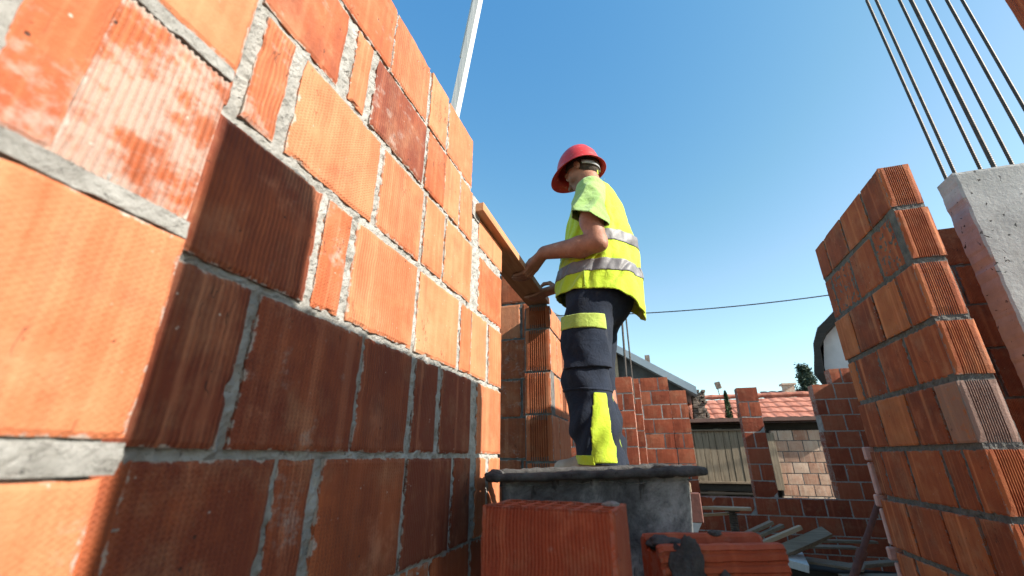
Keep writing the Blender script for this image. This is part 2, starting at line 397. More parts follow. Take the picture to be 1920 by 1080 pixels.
# ---- setting: ground
mb = MB(); g = 60
xs = np.linspace(-300, 300, g+1); XX, YY = np.meshgrid(xs, xs+200); V = np.stack([XX, YY, np.full_like(XX, GROUND)], -1).reshape(-1, 3)
mb.add(V, [(j*(g+1)+i, j*(g+1)+i+1, (j+1)*(g+1)+i+1, (j+1)*(g+1)+i) for j in range(g) for i in range(g)])
mb.build('ground', M['dirt'], kind='structure')

# ---- the big wall on the left (runs along +Y, face towards +X)
T = thing('brick_wall', 'tall sunlit wall of large orange hollow bricks with thick grey mortar, nearest the viewer on the left', 'wall', loc=(-.57, 1.66, GROUND))
XW = -.57; UY = (0, 1, 0); T0 = np.array([-.57, 1.66, GROUND])
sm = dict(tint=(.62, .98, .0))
rows = [  # tints mix brick variation with painted light: darker in the cast shadow, paler in sun
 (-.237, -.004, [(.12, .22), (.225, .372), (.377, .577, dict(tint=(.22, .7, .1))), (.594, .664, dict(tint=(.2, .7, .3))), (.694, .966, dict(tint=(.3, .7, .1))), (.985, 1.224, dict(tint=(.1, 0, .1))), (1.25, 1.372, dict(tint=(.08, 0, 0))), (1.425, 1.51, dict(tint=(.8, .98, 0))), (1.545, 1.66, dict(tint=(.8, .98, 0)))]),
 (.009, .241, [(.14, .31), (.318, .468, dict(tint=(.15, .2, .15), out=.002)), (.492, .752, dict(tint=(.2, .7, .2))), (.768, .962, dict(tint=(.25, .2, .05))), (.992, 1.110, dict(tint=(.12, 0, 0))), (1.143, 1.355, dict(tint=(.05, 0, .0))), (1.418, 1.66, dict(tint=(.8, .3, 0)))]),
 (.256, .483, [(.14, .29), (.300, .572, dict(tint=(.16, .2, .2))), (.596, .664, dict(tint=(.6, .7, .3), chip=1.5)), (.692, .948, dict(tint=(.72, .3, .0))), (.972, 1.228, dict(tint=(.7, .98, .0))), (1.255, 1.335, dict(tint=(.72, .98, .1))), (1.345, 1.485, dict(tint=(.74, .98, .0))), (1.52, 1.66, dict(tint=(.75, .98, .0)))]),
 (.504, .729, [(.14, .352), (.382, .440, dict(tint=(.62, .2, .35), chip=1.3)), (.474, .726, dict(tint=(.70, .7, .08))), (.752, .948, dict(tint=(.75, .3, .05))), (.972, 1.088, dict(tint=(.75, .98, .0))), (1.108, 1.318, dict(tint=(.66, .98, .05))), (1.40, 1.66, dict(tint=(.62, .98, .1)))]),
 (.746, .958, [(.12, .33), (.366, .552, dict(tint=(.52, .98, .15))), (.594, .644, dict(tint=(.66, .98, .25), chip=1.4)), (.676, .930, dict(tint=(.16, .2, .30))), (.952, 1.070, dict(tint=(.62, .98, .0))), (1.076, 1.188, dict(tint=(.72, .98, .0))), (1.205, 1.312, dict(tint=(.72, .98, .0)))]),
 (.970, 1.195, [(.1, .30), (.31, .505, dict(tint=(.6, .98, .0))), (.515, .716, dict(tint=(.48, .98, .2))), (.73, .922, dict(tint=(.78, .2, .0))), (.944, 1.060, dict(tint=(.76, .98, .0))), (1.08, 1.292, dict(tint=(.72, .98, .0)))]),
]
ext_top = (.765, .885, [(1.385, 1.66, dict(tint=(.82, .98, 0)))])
low = courses(.1, 1.66, [GROUND+.0, -1.22, -.975, -.73, -.485, -.244], .26, .014, seed=3)
near = courses(-.9, .11, [GROUND, -1.22, -.975, -.73, -.485, -.244, 0, .245, .49, .735, .96, 1.195], .26, .014, seed=4)
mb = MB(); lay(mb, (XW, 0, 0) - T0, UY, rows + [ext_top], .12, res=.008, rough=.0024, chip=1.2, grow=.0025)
lay(mb, (XW, 0, 0) - T0, UY, low + near, .12, res=.03)
# the projecting pier next to the viewer
XP = -.512
pier = [(-.60, -.262, [(.03, .310)]), (-.242, -.020, [(.02, .314, dict(tint=(.72, .925, .25)))]), (.017, .243, [(.03, .321, dict(tint=(.74, .925, 0)))]),
        (.268, .488, [(.125, .182, dict(tint=(.42, .98, .40))), ]), (.512, .73, [(.16, .318, dict(tint=(.72, .98, .0)))]), (.75, .97, [(.05, .30)]), (.99, 1.195, [(.05, .315)])]
lay(mb, (XP, 0, 0) - T0, UY, pier, .06, res=.006, rough=.0018, chip=1.0)
# combed block with mortar film
face(mb, np.array((XP, .182, .268)) - T0, UY, .133, .220, .06, 77, tint=(.50, 0, .52), grooves=15, gdep=.0022, gm=.02, rough=.0016)
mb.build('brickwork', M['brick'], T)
mb = MB()
mortar_sheet(mb, (XW, .30, -.5) - T0, UY, 1.00, 1.688, .005, -.0065, .0065, 1, t=.10, freq=75, lump=.45)
mortar_sheet(mb, (XW, 1.30, -.5) - T0, UY, .352, 1.375, .005, -.006, .006, 2, t=.10, freq=80, lump=.35)
mortar_sheet(mb, (XW, 1.302, .86) - T0, UY, .08, .085, .004, .000, .005, 5, t=.10)
mortar_sheet(mb, (XW, -.89, GROUND+.002) - T0, UY, 1.19, 2.48, .03, -.008, .003, 3, t=.10)
mortar_sheet(mb, (XW, .30, GROUND+.002) - T0, UY, 1.352, .80, .02, -.008, .003, 4, t=.10)
mortar_sheet(mb, (XP, .055, -.59) - T0, UY, .25, 1.775, .005, -.007, .006, 6, t=.05)
# squeezed-out mortar beads standing proud of the wide bed joint beside the viewer
for (y0, y1, zc, hh) in ((.02, .322, -.002, .030), (.14, .320, .256, .022), (.16, .315, .500, .02)):
    mortar_sheet(mb, (XP, y0, zc-hh/2) - T0, UY, y1-y0, hh, .003, .0, .0045, 9, t=.05, freq=60)
mb.build('mortar', M['mortar'], T)

# ---- wall continuing past the opening: cross wall and the post beside the opening
UX = (1, 0, 0); UYn = (0, -1, 0)
T = thing('brick_wall', 'brick cross wall behind the opening, mostly in shade, between the big wall and the grooved post', 'wall', loc=(-1.3, 2.6, GROUND))
T0 = np.array([-1.3, 2.6, GROUND]); zs = [GROUND, -1.22, -.98, -.74, -.50, -.26, -.02, .2165, .445, .707, .95, 1.18]
mb = MB(); lay(mb, (-2.2, 2.6, 0) - T0, UX, courses(0, 1.512, zs, .26, .016, off=.42, seed=9), .12, res=.012, tint=(.35, .2, .1), rough=.0018)
mb.build('brickwork', M['brick'], T)
mb = MB(); mortar_sheet(mb, (-2.2, 2.6, GROUND+.001) - T0, UX, 1.510, 2.475, .008, -.007, .006, 7, t=.10); mb.build('mortar', M['mortar_wet'], T)

T = thing('brick_post', 'slim post of stacked grooved bricks carrying the far end of the plank', 'post', loc=(-.61, 2.44, GROUND))
T0 = np.array([-.61, 2.44, GROUND]); mb = MB()
zs = [GROUND, -1.0, -.75, -.51, -.27, -.034, .217, .457, .716, .862]
for i in range(len(zs)-1):
    z0, z1 = zs[i]+.012, zs[i+1]
    o = [0, -.006, .004, -.003, .005, 0, -.004, .002, .006][i]
    face(mb, np.array((-.687+o, 2.44, z0)) - T0, UX, .152, z1-z0, .012, 300+i, tint=(.5, .98, .0), grooves=8, gdep=.008, gm=.16)
    cut = .20 if i % 2 else .29
    face(mb, np.array((-.535+o, 2.4525, z0)) - T0, UY, cut-.012, z1-z0, .150, 320+i, tint=(.72, .98, .05), res=.015)
    face(mb, np.array((-.535+o, 2.4525+cut, z0)) - T0, UY, .56-cut, z1-z0, .150, 340+i, tint=(.68, .98, .05), res=.015)
mb.build('brickwork', M['brick'], T)
mb = MB(); mortar_sheet(mb, (-.537, 2.449, GROUND) - T0, UY, .548, 2.158, .008, -.007, .006, 8, t=.145, lump=.2)
mortar_sheet(mb, (-.683, 2.447, GROUND) - T0, UX, .145, 2.155, .008, -.004, .0035, 9, t=.1, lump=.1)
# bed of mortar heaped on the top of the post
mortar_sheet(mb, (-.66, 2.45, .858) - T0, UX, .11, .022, .004, .004, .008, 19, t=.20)
mb.build('mortar', M['mortar_wet'], T)

# ---- free-standing wall on the right with grooved ends
T = thing('brick_wall', 'free-standing wall of red hollow bricks in the right half, its narrow grooved end lit by the sun', 'wall', loc=(1.117, 2.07, GROUND))
T0 = np.array([1.117, 2.07, GROUND]); zs = [1.247, 1.018, .763, .509, .275, .031, -.206, -.45, -.69, -.93, -1.17, -1.30]
js = [[2.27, 2.54, 2.80, 2.958], [2.319, 2.583, 2.86, 2.965], [2.223, 2.46, 2.745, 2.97], [2.334, 2.593, 2.866, 2.975], [2.229, 2.461, 2.754, 2.985],
      [2.196, 2.338, 2.622, 2.874, 3.01], [2.239, 2.472, 2.761, 3.03], [2.33, 2.58, 2.84, 3.03], [2.24, 2.48, 2.75, 3.03], [2.33, 2.58, 2.84, 3.03], [2.24, 2.48, 2.75, 3.03]]
mb = MB()
for i, J in enumerate(js):
    z1, z0 = zs[i]-.007, zs[i+1]+.016; ey = [0, -.005, .0, -.004, .0, -.006, .0, 0, 0, 0, 0][i]; y = 2.07+ey; o = [0, .004, -.003, .003, -.002, .002, -.004, 0, 0, 0, 0][i]
    for k, yj in enumerate(J):
        a = y + (.010 if k == 0 else .017); b = yj
        face(mb, np.array((1.117+o+random.uniform(-.0015, .0015), b, z0)) - T0, UYn, b-a, z1-z0, .118, nseed(), res=.008, rough=.0012,
             tint=(random.uniform(.25, .85), 0, random.uniform(0, .2) + (.5 if (i, k) == (4, 0) else 0)), chip=1.1)
        y = yj
    face(mb, np.array((1.117+o, 2.07+ey, z0)) - T0, UX, .118, z1-z0, .0095, 500+i, tint=(.55, .98, 1.1 if i == 4 else .1), grooves=10, gdep=.0065, gm=.19)
mb.build('brickwork', M['brick_red'], T)
mb = MB(); mortar_sheet(mb, (1.1205, 2.96, GROUND) - T0, UYn, .884, 2.535, .005, -.0035, .0055, 11, t=.11, lump=.1, freq=70)
mortar_sheet(mb, (1.121, 2.074, GROUND) - T0, UX, .110, 2.54, .005, -.0015, .005, 12, t=.05, lump=.1, freq=70)
mb.build('mortar', M['mortar_wet'], T)
mb = MB()
for (z0, z1, y, wd) in ((-.02, .05, 3.012, .05), (-.19, -.03, 3.03, .035), (-.25, -.19, 3.035, .05), (-.43, -.26, 3.05, .03), (-.50, -.44, 3.05, .055), (-.68, -.51, 3.05, .03)):
    mb.obox(np.array((1.135, y+.01, (z0+z1)/2)) - T0, (wd*1.5, .03, z1-z0), np.eye(3), .006)
mb.build('foam_strip', M['foam'], T)

# near length of the same line of walling, on the other side of the opening (its corner shows at the top right)
T = thing('brick_wall', 'red brick wall corner cut off by the top right corner of the picture', 'wall', loc=(1.05, 1.18, GROUND))
T0 = np.array([1.05, 1.18, GROUND]); mb = MB()
zs = [GROUND, -1.05, -.80, -.55, -.30, -.05, .20, .45, .70, .95, 1.20]
R_ = courses(0, 1.08, zs, .26, .010, seed=21)
lay(mb, (1.05, 1.18, 0) - T0, UYn, R_, .12, res=.02, tint=(.35, 0, .1))
lay(mb, (1.05, 1.18, 0) - T0, UYn, [(1.212, 1.435, [(.89, 1.08)])], .12, res=.02)
mb.build('brickwork', M['brick_red'], T)
mb = MB(); mortar_sheet(mb, (1.053, 1.176, GROUND) - T0, UYn, 1.07, 2.495, .02, -.008, .004, 13, t=.11); mb.build('mortar', M['mortar_wet'], T)

# wall joining behind the free-standing one, beside the concrete column
T = thing('brick_wall', 'shaded red brick wall squeezed between the grooved wall end and the concrete column', 'wall', loc=(1.8, 2.91, GROUND))
T0 = np.array([1.8, 2.91, GROUND]); mb = MB(); zs = [GROUND, -1.17, -.93, -.69, -.45, -.206, .031, .275, .535, .78, 1.016, 1.262]
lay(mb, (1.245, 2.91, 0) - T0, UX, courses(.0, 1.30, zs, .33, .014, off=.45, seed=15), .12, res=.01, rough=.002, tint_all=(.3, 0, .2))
lay(mb, (2.549, 2.905, 0) - T0, UYn, courses(0, .42, [GROUND+.243*i for i in range(14)], .26, .014, seed=41), .12, res=.1, chip=0); mb.build('brickwork', M['brick_red'], T)  # first: unseen tall side wall, added to cast shade on this cross wall
mb = MB(); mortar_sheet(mb, (1.245, 2.91, GROUND+.001) - T0, UX, 1.298, 2.555, .01, -.008, .006, 14, t=.10); mb.build('mortar', M['mortar_wet'], T)

# ---- concrete column and its starter bars
mb = MB(); L0 = np.array([1.59, 2.4, GROUND])
face(mb, (0, 0, 0), UX, .53, 1.34-GROUND, .13, 900, res=.012, rough=.0022, chip=2.2)
o = mb.build('concrete_column', M['concrete'], label='pale grey pitted concrete column at the right edge with steel bars rising from it', category='column'); o.location = L0
bars = [(1.632, 2.53-.012, 2.77, 'leftmost of the steel bars rising from the concrete column'),
        (1.634, 2.455, 2.86, 'steel bar second from the left above the concrete column'),
        (1.775, 2.505, 2.74, 'steel bar third from the left above the concrete column'),
        (1.797, 2.456, 2.66, 'thick cement-splashed steel bar in the middle of the row over the column'),
        (1.905, 2.505, 3.0, 'third steel bar from the right above the concrete column'),
        (1.947, 2.44, 3.0, 'second steel bar from the right above the concrete column'),
        (2.072, 2.51, 3.0, 'rightmost of the steel bars rising from the concrete column')]
def rebar(name, x, y, z0, z1, r, label, group, lean=(0, 0)):
    mb = MB(); n = int((z1-z0)/.0065); pts = []; rr = []
    for i in range(n+1):
        t = i/n; pts.append((lean[0]*t, lean[1]*t, (z1-z0)*t)); rr.append(r*(1.0 + (.10 if i % 2 else -.03)))
    mb.tube(pts, rr, 8); o = mb.build(name, M['steel'], label=label, category='steel bar', group=group); o.location = (x, y, z0); return o
for i, (x, y, z1, lb) in enumerate(bars):
    rebar('steel_bar', x, y, 1.1, z1, .0098 if i == 3 else .0078, lb, 'reinforcing bars standing out of the concrete column', (random.uniform(-.008, .008), random.uniform(-.006, .006)))
rebar('steel_bar', -.262+.0, 5.5, .6, 2.05, .013, 'brown steel bar just behind the worker, left one of two above the far pillar', 'bars above the far pillar', (.03, 0))
rebar('steel_bar', -.19, 5.6, .6, 2.15, .010, 'thin grey steel bar behind the worker, right one of two above the far pillar', 'bars above the far pillar', (-.0, 0))

# ---- plank held by the man across the opening
mb = MB(); n = 40
for i in range(1):
    mb.obox((0, 0, 0), (.142, 1.15, .036), np.eye(3), .0015)
o = mb.build('plank', M['plank'], label='orange-brown plank held flat in both hands of the worker, bridging wall and post', category='plank'); o.location = (-.606, 1.905, .904)

# white batten behind the big wall
mb = MB()
def ori(d, up=(0, 0, 1)):
    d = np.array(d, float); d /= np.linalg.norm(d); a = np.cross(up, d); a /= np.linalg.norm(a); b = np.cross(d, a); return np.stack([a, b, d], 1)
p0 = np.array([-1.147, 1.5, GROUND]); p1 = np.array([-.648, 1.5, 2.55]); mid = (p0+p1)/2; Ln = np.linalg.norm(p1-p0); Q = ori(p1-p0, (0, 1, 0))
# columns of Q: side, other side, along
mb.obox((p1-p0)/2, (.040, .040, Ln), Q, .002)
f0 = .842; a_ = (p1-p0)*f0; b_ = (p1-p0)
mb.obox((a_+b_)/2 + Q[:, 0]*(-.0215)*np.sign(Q[0, 0]) + Q[:, 1]*.004, (.018, .040, Ln*(1-f0)), Q, .002)
o = mb.build('batten', M['white_wood'], label='white wooden batten rising behind the top of the big wall', category='batten'); o.location = p0

# ---- far walls of the same building (bricks laid flat, courses of 0.20 m)
def far_wall(name, label, cat, boxes, loc, mat='brick_far', bw=.262, zbase=GROUND, ch=.2, mort='mortar', seed=1, sides=()):
    T = thing(name, label, cat, loc=loc); T0 = np.array(loc); a = MB(); b = MB()
    for q, (x0, x1, y, z0, z1, t) in enumerate(boxes):
        n0 = round((z0-zbase)/ch); n1 = round((z1-zbase)/ch); rnd = random.Random(seed+q)
        for i in range(n0, n1):
            x = x0 - (bw*.5 if i % 2 else 0) + rnd.uniform(-.02, .02)
            while x < x1-.015:
                u0, u1 = max(x, x0), min(x+bw-.014, x1)
                if x1-u1 < .05: u1 = x1
                if u1-u0 > .03:
                    face(a, np.array((u0, y+rnd.uniform(-.003, .003), zbase+i*ch+.013)) - T0, UX, u1-u0, ch-.013, t, nseed(), res=.06, rough=.002,
                         tint=(rnd.uniform(.15, .85), 0, rnd.uniform(0, .25)), chip=0)
                x += bw
        b.box(np.array((x0+.006, y+.006, zbase+n0*ch)) - T0, np.array((x1-.006, y+t-.004, zbase+n1*ch-.004)) - T0)
    a.build('brickwork', M[mat], T); b.build('mortar', M[mort], T); return T
far_wall('brick_wall', 'stepped sunlit brick wall right behind the legs of the worker', 'wall', [(-1.3, .27, 6.8, GROUND, 1.1, .19), (.272, .50, 6.8, GROUND, .9, .19)], (.0, 6.8, GROUND), seed=2)
far_wall('brick_wall', 'low shaded brick wall under the two window openings at the far side', 'wall', [(.502, 3.0, 6.8, GROUND, -.5, .19)], (1.6, 6.8, GROUND), seed=5)
far_wall('brick_pillar', 'slim brick pillar between the two window openings in the far wall', 'pillar', [(1.165, 1.425, 6.8, -.5, .9, .19)], (1.3, 6.8, -.5), bw=.262, seed=8)
far_wall('brick_pillar', 'broad brick pier half hidden by the free-standing wall, right of the window openings', 'pier', [(2.095, 3.0, 6.8, -.5, .9, .19), (2.34, 3.0, 6.8, .9, 1.1, .19)], (2.4, 6.8, -.5), seed=11)
far_wall('brick_pillar', 'brick pillar with pale sunlit edge, beside the calves of the worker', 'pillar', [(-1.05, -.45, 5.4, GROUND, .7, .25), (-.448, -.195, 5.4, GROUND, .9, .25)], (-.6, 5.4, GROUND), seed=13)
far_wall('brick_pillar', 'narrow brick pillar showing only its lit edge behind the pale-edged one', 'pillar', [(-.5, -.118, 5.95, GROUND, .9, .2)], (-.3, 5.95, GROUND), seed=16)
# side wall of the building, hidden in the photograph behind the free-standing wall; it shades the far side
T = thing('brick_wall', 'side wall of the building running back behind the free-standing wall', 'wall', loc=(3.05, 5, GROUND)); T0 = np.array([3.05, 5, GROUND])
mb = MB(); lay(mb, (3.05, 6.78, 0) - T0, UYn, courses(0, 3.4, [GROUND+.24*i for i in range(12)], .26, .014, seed=31), .19, res=.1, chip=0); mb.build('brickwork', M['brick_far'], T)
mb = MB(); mb.box(np.array((3.058, 3.4, GROUND)) - T0, np.array((3.23, 6.77, GROUND+2.63)) - T0); mb.build('mortar', M['mortar'], T)

# ---- neighbours: grey-roofed house, shed, tiled roofs, white house
def prism(mb, poly, y0, y1, T0=(0, 0, 0)):
    n = len(poly); V = [(x, y0, z) for x, z in poly] + [(x, y1, z) for x, z in poly]
    mb.add(np.array(V) - np.array(T0), [tuple(range(n))] + [tuple(range(2*n-1, n-1, -1))] + [(i+n, (i+1) % n + n, (i+1) % n, i) for i in range(n)])
H = (-2.0, 9.0, GROUND); T = thing('house', 'dark plastered house with pale sheet metal roof behind the worker', 'house', loc=H)
zl = lambda x: 2.80 - .648*(x+1.83)
mb = MB(); prism(mb, [(-5, GROUND), (.62, GROUND), (.62, zl(.62)), (-3.4, zl(-3.4)), (-5, zl(-3.4)-1)], 9.02, 15, H); mb.build('wall', M['dark_render'], T)
mb = MB(); prism(mb, [(.84, zl(.84)), (.84, zl(.84)+.15), (-3.4, zl(-3.4)+.17), (-5.2, zl(-3.4)-.97), (-5.2, zl(-3.4)-1.12), (-3.4, zl(-3.4))], 8.8, 15.3, H)
rf = mb.build('roof', M['sheet'], T)
mb = MB(); mb.box(np.array((-.02, 9.5, 1.6)) - H, np.array((.08, 9.62, 2.02)) - H); mb.build('flue', M['stone'], rf)
mb = MB(); mb.box(np.array((-.62, 8.9, .3)) - H, np.array((-.56, 8.99, 2.0)) - H); mb.build('post', M['pale_wood'], T)
# rough stack of thin stones at the house corner
mb = MB(); z = GROUND; i = 0
while z < 1.2:
    f = (z-GROUND)/2.55; xl = .60 + .13*f; xr = 1.08 - .15*f; hh = random.uniform(.03, .055); x = xl
    while x < xr-.03:
        wd = random.uniform(.06, .15); c = (x+wd/2 - .8, random.uniform(-.03, .03) + .15, z+hh/2 - GROUND); a = random.uniform(-.1, .1)
        Rm = np.array([[cos(a), 0, -sin(a)], [0, 1, 0], [sin(a), 0, cos(a)]]); mb.obox(c, (min(wd, xr-x)*.96, .32, hh*.86), Rm, .004); x += wd
    z += hh; i += 1
o = mb.build('stone_pile', M['stone'], label='rough column of stacked thin stones at the end of the grey roof', category='stone stack'); o.location = (.86, 9.22, GROUND)

H = (1.6, 8.8, GROUND); T = thing('shed', 'old shed with weathered board wall and brown roof edge beyond the window openings', 'shed', loc=H)
mb = MB(); x = .56
while x < 1.80:
    wd = random.uniform(.10, .15); dz = random.uniform(-.02, .02)
    if not 1.40 < x < 1.66: mb.obox(np.array((x+wd/2, 8.83+random.uniform(-.006, .006), .02+dz)) - H, (wd-.008, .022, .86), np.eye(3), .002)
    x += wd
for (x0, x1) in ((1.70, 1.83), (1.84, 1.96)):
    mb.obox(np.array(((x0+x1)/2, 8.80, -.07)) - H, (x1-x0-.006, .022, .90), np.eye(3), .002)
mb.build('board_wall', M['shed_wood'], T)
mb = MB(); mb.box(np.array((.5, 9.0, GROUND)) - H, np.array((3.3, 9.12, .56)) - H); mb.build('back_wall', M['dark_wood'], T)
mb = MB(); mb.box(np.array((.45, 8.70, .575)) - H, np.array((3.35, 9.25, .635)) - H); mb.build('roof_edge', M['brown_metal'], T)
mb = MB(); mb.obox(np.array((1.12, 8.79, -.415)) - H, (1.25, .05, .035), np.eye(3), .003); mb.build('rail', M['grey_wood'], T); mb = MB(); mb.obox(np.array((1.2, 8.80, .44)) - H, (1.3, .03, .03), np.eye(3), .003)
mb.build('rail', M['grey_wood'], T)
mb = MB(); mb.obox(np.array((1.15, 8.84, -.50)) - H, (1.3, .06, .10), np.eye(3), .003); mb.obox(np.array((1.1, 8.80, -.585)) - H, (1.3, .05, .03), np.eye(3), .003); mb.build('sill_beam', M['dark_wood'], T)
far_wall('brick_wall', 'pale weathered brick wall glowing in the sun through the right window opening', 'wall', [(1.93, 3.35, 8.86, -1.26, .5, .12)], (2.6, 8.86, GROUND), mat='brick_pale', bw=.23, zbase=GROUND, ch=.172, seed=23, mort='mortar_wet')

def tiled_roof(name, x0, x1, y0, z0, y1, z1, par, T0, pitch=.21, row=.33):
    mb = MB(); L = math.hypot(y1-y0, z1-z0); n = int(L/row); dy, dz = (y1-y0)/L, (z1-z0)/L; nx = int((x1-x0)/.042); xs = np.linspace(x0, x1, nx+1)
    wv = .022*np.abs(np.sin(pi*(xs-x0)/pitch))**.6; V = []; F = []
    for i in range(n):
        for e, lift in ((0, .028), (1, 0)):
            s = (i+e)*row; jit = np.array([random.uniform(-.003, .003) for _ in xs])
            for x, q, j in zip(xs, wv, jit): V.append((x, y0+dy*s - dz*(q+lift+j)*0, z0+dz*s + q + lift + j))
    m = nx+1
    for r in range(2*n-1):
        for k in range(nx): a = r*m+k; F.append((a, a+1, a+1+m, a+m))
    k0 = len(V); V += [(x0, y0, z0-.06), (x1, y0, z0-.06), (x1, y1, z1-.06), (x0, y1, z1-.06)]; F.append((k0, k0+3, k0+2, k0+1))
    mb.add(np.array(V) - np.array(T0), F); return mb.build(name, M['roof_tile'], par)
H = (2.4, 10, GROUND); T = thing('house', 'low house with sunlit red clay tile roof behind the shed', 'house', loc=H)
tiled_roof('roof', .75, 5.2, 9.6, .66, 11.0, 1.24, T, H)
mb = MB(); mb.box(np.array((.85, 9.75, GROUND)) - H, np.array((5.1, 12.2, .62)) - H); mb.build('wall', M['white_render'], T)
mb = MB(); prism(mb, [(.8, .6), (5.15, .6), (5.15, 1.2), (.8, 1.2)], 10.98, 11.02, H); mb.tube([(x-H[0], 11.02-H[1], 1.27-H[2]) for x in np.linspace(.75, 5.2, 45)], [.05 if i % 3 else .062 for i in range(45)], 8)
mb.build('ridge', M['roof_tile'], T)
H = (3.4, 13, GROUND); T = thing('house', 'farther tiled roof peeping above the red one, with a small chimney', 'house', loc=H)
tiled_roof('roof', 2.75, 5.4, 12.0, 1.25, 13.0, 1.60, T, H)
mb = MB(); mb.box(np.array((2.85, 12.1, GROUND)) - H, np.array((5.3, 14, 1.2)) - H); mb.build('wall', M['white_render'], T)
mb = MB(); mb.box(np.array((3.08, 11.9, 1.2)) - H, np.array((3.30, 12.1, 1.60)) - H); mb.box(np.array((3.04, 11.86, 1.60)) - H, np.array((3.34, 12.14, 1.64)) - H); mb.build('chimney', M['brick_pale'], T)

KH = 1.42; H = (3.15*KH, 9.5*KH, GROUND); T = thing('house', 'white gabled house with ragged dark roof edge left of the free-standing wall', 'house', loc=H, rotz=R(-21))
kh = lambda P: [(a*KH, b*KH if b > GROUND else GROUND) for a, b in P]
mb = MB(); prism(mb, kh([(3.20, GROUND), (6.2, GROUND), (6.2, 3.3), (4.4, 3.25), (3.62, 2.52), (3.33, 2.25), (3.20, 1.6)]), 9.6*KH, 14*KH, H); mb.build('wall', M['white_render'], T)
out = [(3.02, 1.45), (3.10, 1.82), (3.13, 2.02), (3.26, 2.31), (3.42, 2.44), (3.62, 2.62), (4.4, 3.4), (6.3, 3.5)]
inn = [(6.3, 3.3), (4.4, 3.22), (3.66, 2.45), (3.36, 2.18), (3.22, 1.95), (3.18, 1.45)]
mb = MB(); prism(mb, kh(out[::-1] + inn[::-1]), 9.4*KH, 14.2*KH, H); mb.build('roof', M['dark_wood'], T)

# ---- vegetation
def leaf_tree(name, label, loc, crown, trunk_h, n, leaf, mat, seed, cat='tree'):
    rg = np.random.default_rng(seed); T = thing(name, label, cat, loc=loc); mb = MB()
    mb.tube([(0, 0, 0), (.01, 0, trunk_h*.5), (0, .01, trunk_h)], [.05, .035, .015], 8); mb.build('trunk', M['bark'], T)
    P = crown(rg, n); a = rg.normal(size=(n, 3)); a /= np.linalg.norm(a, axis=1)[:, None]; b = rg.normal(size=(n, 3)); b -= a*(a*b).sum(1)[:, None]; b /= np.linalg.norm(b, axis=1)[:, None]
    s = leaf*rg.uniform(.5, 1.3, (n, 1)); V = np.stack([P-a*s*.35, P+b*s, P+a*s*.35, P-b*s], 1).reshape(-1, 3)
    m2 = MB(); m2.add(V, [(4*i, 4*i+1, 4*i+2, 4*i+3) for i in range(n)]); m2.build('crown', mat, T); return T
def spire(z0, z1, r):
    def f(rg, n):
        t = rg.uniform(0, 1, n)**1.25; th = rg.uniform(0, 2*pi, n); rad = r*(1-t)**.55*(.75+.35*np.sin(th*3+t*17))*rg.uniform(.3, 1, n)**.5
        return np.stack([rad*np.cos(th), rad*np.sin(th), z0+(z1-z0)*t], 1)
    return f
def tiers(z0, z1, r):
    def f(rg, n):
        t = rg.uniform(0, 1, n); k = np.floor(t*8)/8; th = np.round(rg.uniform(0, 9, n))*2*pi/9 + k*4 + rg.normal(size=n)*.12; rad = r*(1-k*.85)*rg.uniform(.05, 1, n)*(.6+.4*np.sin(th*5+k*9))
        z = z0+(z1-z0)*(k+.05*np.sin(th*3)) + rad*.35 + rg.normal(size=n)*.06
        return np.stack([rad*np.cos(th)+rg.normal(size=n)*.03, rad*np.sin(th)+rg.normal(size=n)*.03, z], 1)
    return f
leaf_tree('conifer_tree', 'narrow dark green conifer standing in front of the red tiled roof', (1.40, 9.38, GROUND), spire(.4, 2.50, .17), 2.2, 9000, .022, M['leaf'], 1)
leaf_tree('conifer_tree', 'small dark conifer mostly hidden behind the slim brick pillar', (1.60, 9.40, GROUND), spire(.4, 2.36, .16), 2.0, 3500, .022, M['leaf'], 2)
leaf_tree('pine_tree', 'bluish pine with loose branches beside the dark roof of the white house', (3.72, 12.4, GROUND), tiers(1.5, 3.45, .62), 3.3, 14000, .05, M['leaf_blue'], 3)
# lamp on a pole far behind, cable overhead
T = thing('street_lamp', 'small square lamp on a thin pole above the tiled roof', 'lamp', loc=(1.66, 12, GROUND))
mb = MB(); mb.tube([(0, 0, 0), (.0, 0, 2.7), (-.02, 0, 2.9)], .012, 6); mb.build('pole', M['steel'], T)
mb = MB(); mb.obox((.0, 0, 2.97), (.13, .08, .17), np.array([[cos(.2), 0, -sin(.2)], [0, 1, 0], [sin(.2), 0, cos(.2)]]), .01); mb.build('lamp_head', M['stone'], T)
mb = MB(); mb.tube([(x, 0, 2.465+.0165*(x-1.3)**2) for x in np.linspace(-9, 12, 80)], .010, 6)
o = mb.build('overhead_cable', M['wire'], label='black cable slung across the sky behind the worker', category='cable'); o.location = (0, 8, 0)

# ---- foreground: scaffold deck, loose blocks, mortar tub
T = thing('scaffold_platform', 'low board deck under the loose bricks and the mortar tub', 'scaffold', loc=(-.1, 1.0, GROUND))
T0 = np.array([-.1, 1.0, GROUND])
for i, x in enumerate((-.36, -.21, -.06, .09)):
    mb = MB(); mb.obox(np.array((x+.07, 1.12, -.357)) - T0, (.143, 1.15, .034), np.eye(3), .003); mb.build('board', M['grey_wood'], T)
for y in (.65, 1.5):
    mb = MB(); mb.obox(np.array((-.08, y, -.42)) - T0, (.60, .07, .09), np.eye(3), .004); mb.build('beam', M['grey_wood'], T)
    for x in (-.3, .15):
        mb = MB(); mb.obox(np.array((x, y, (-.465+GROUND)/2)) - T0, (.07, .06, -GROUND-.465), np.eye(3), .004); mb.build('leg', M['grey_wood'], T)

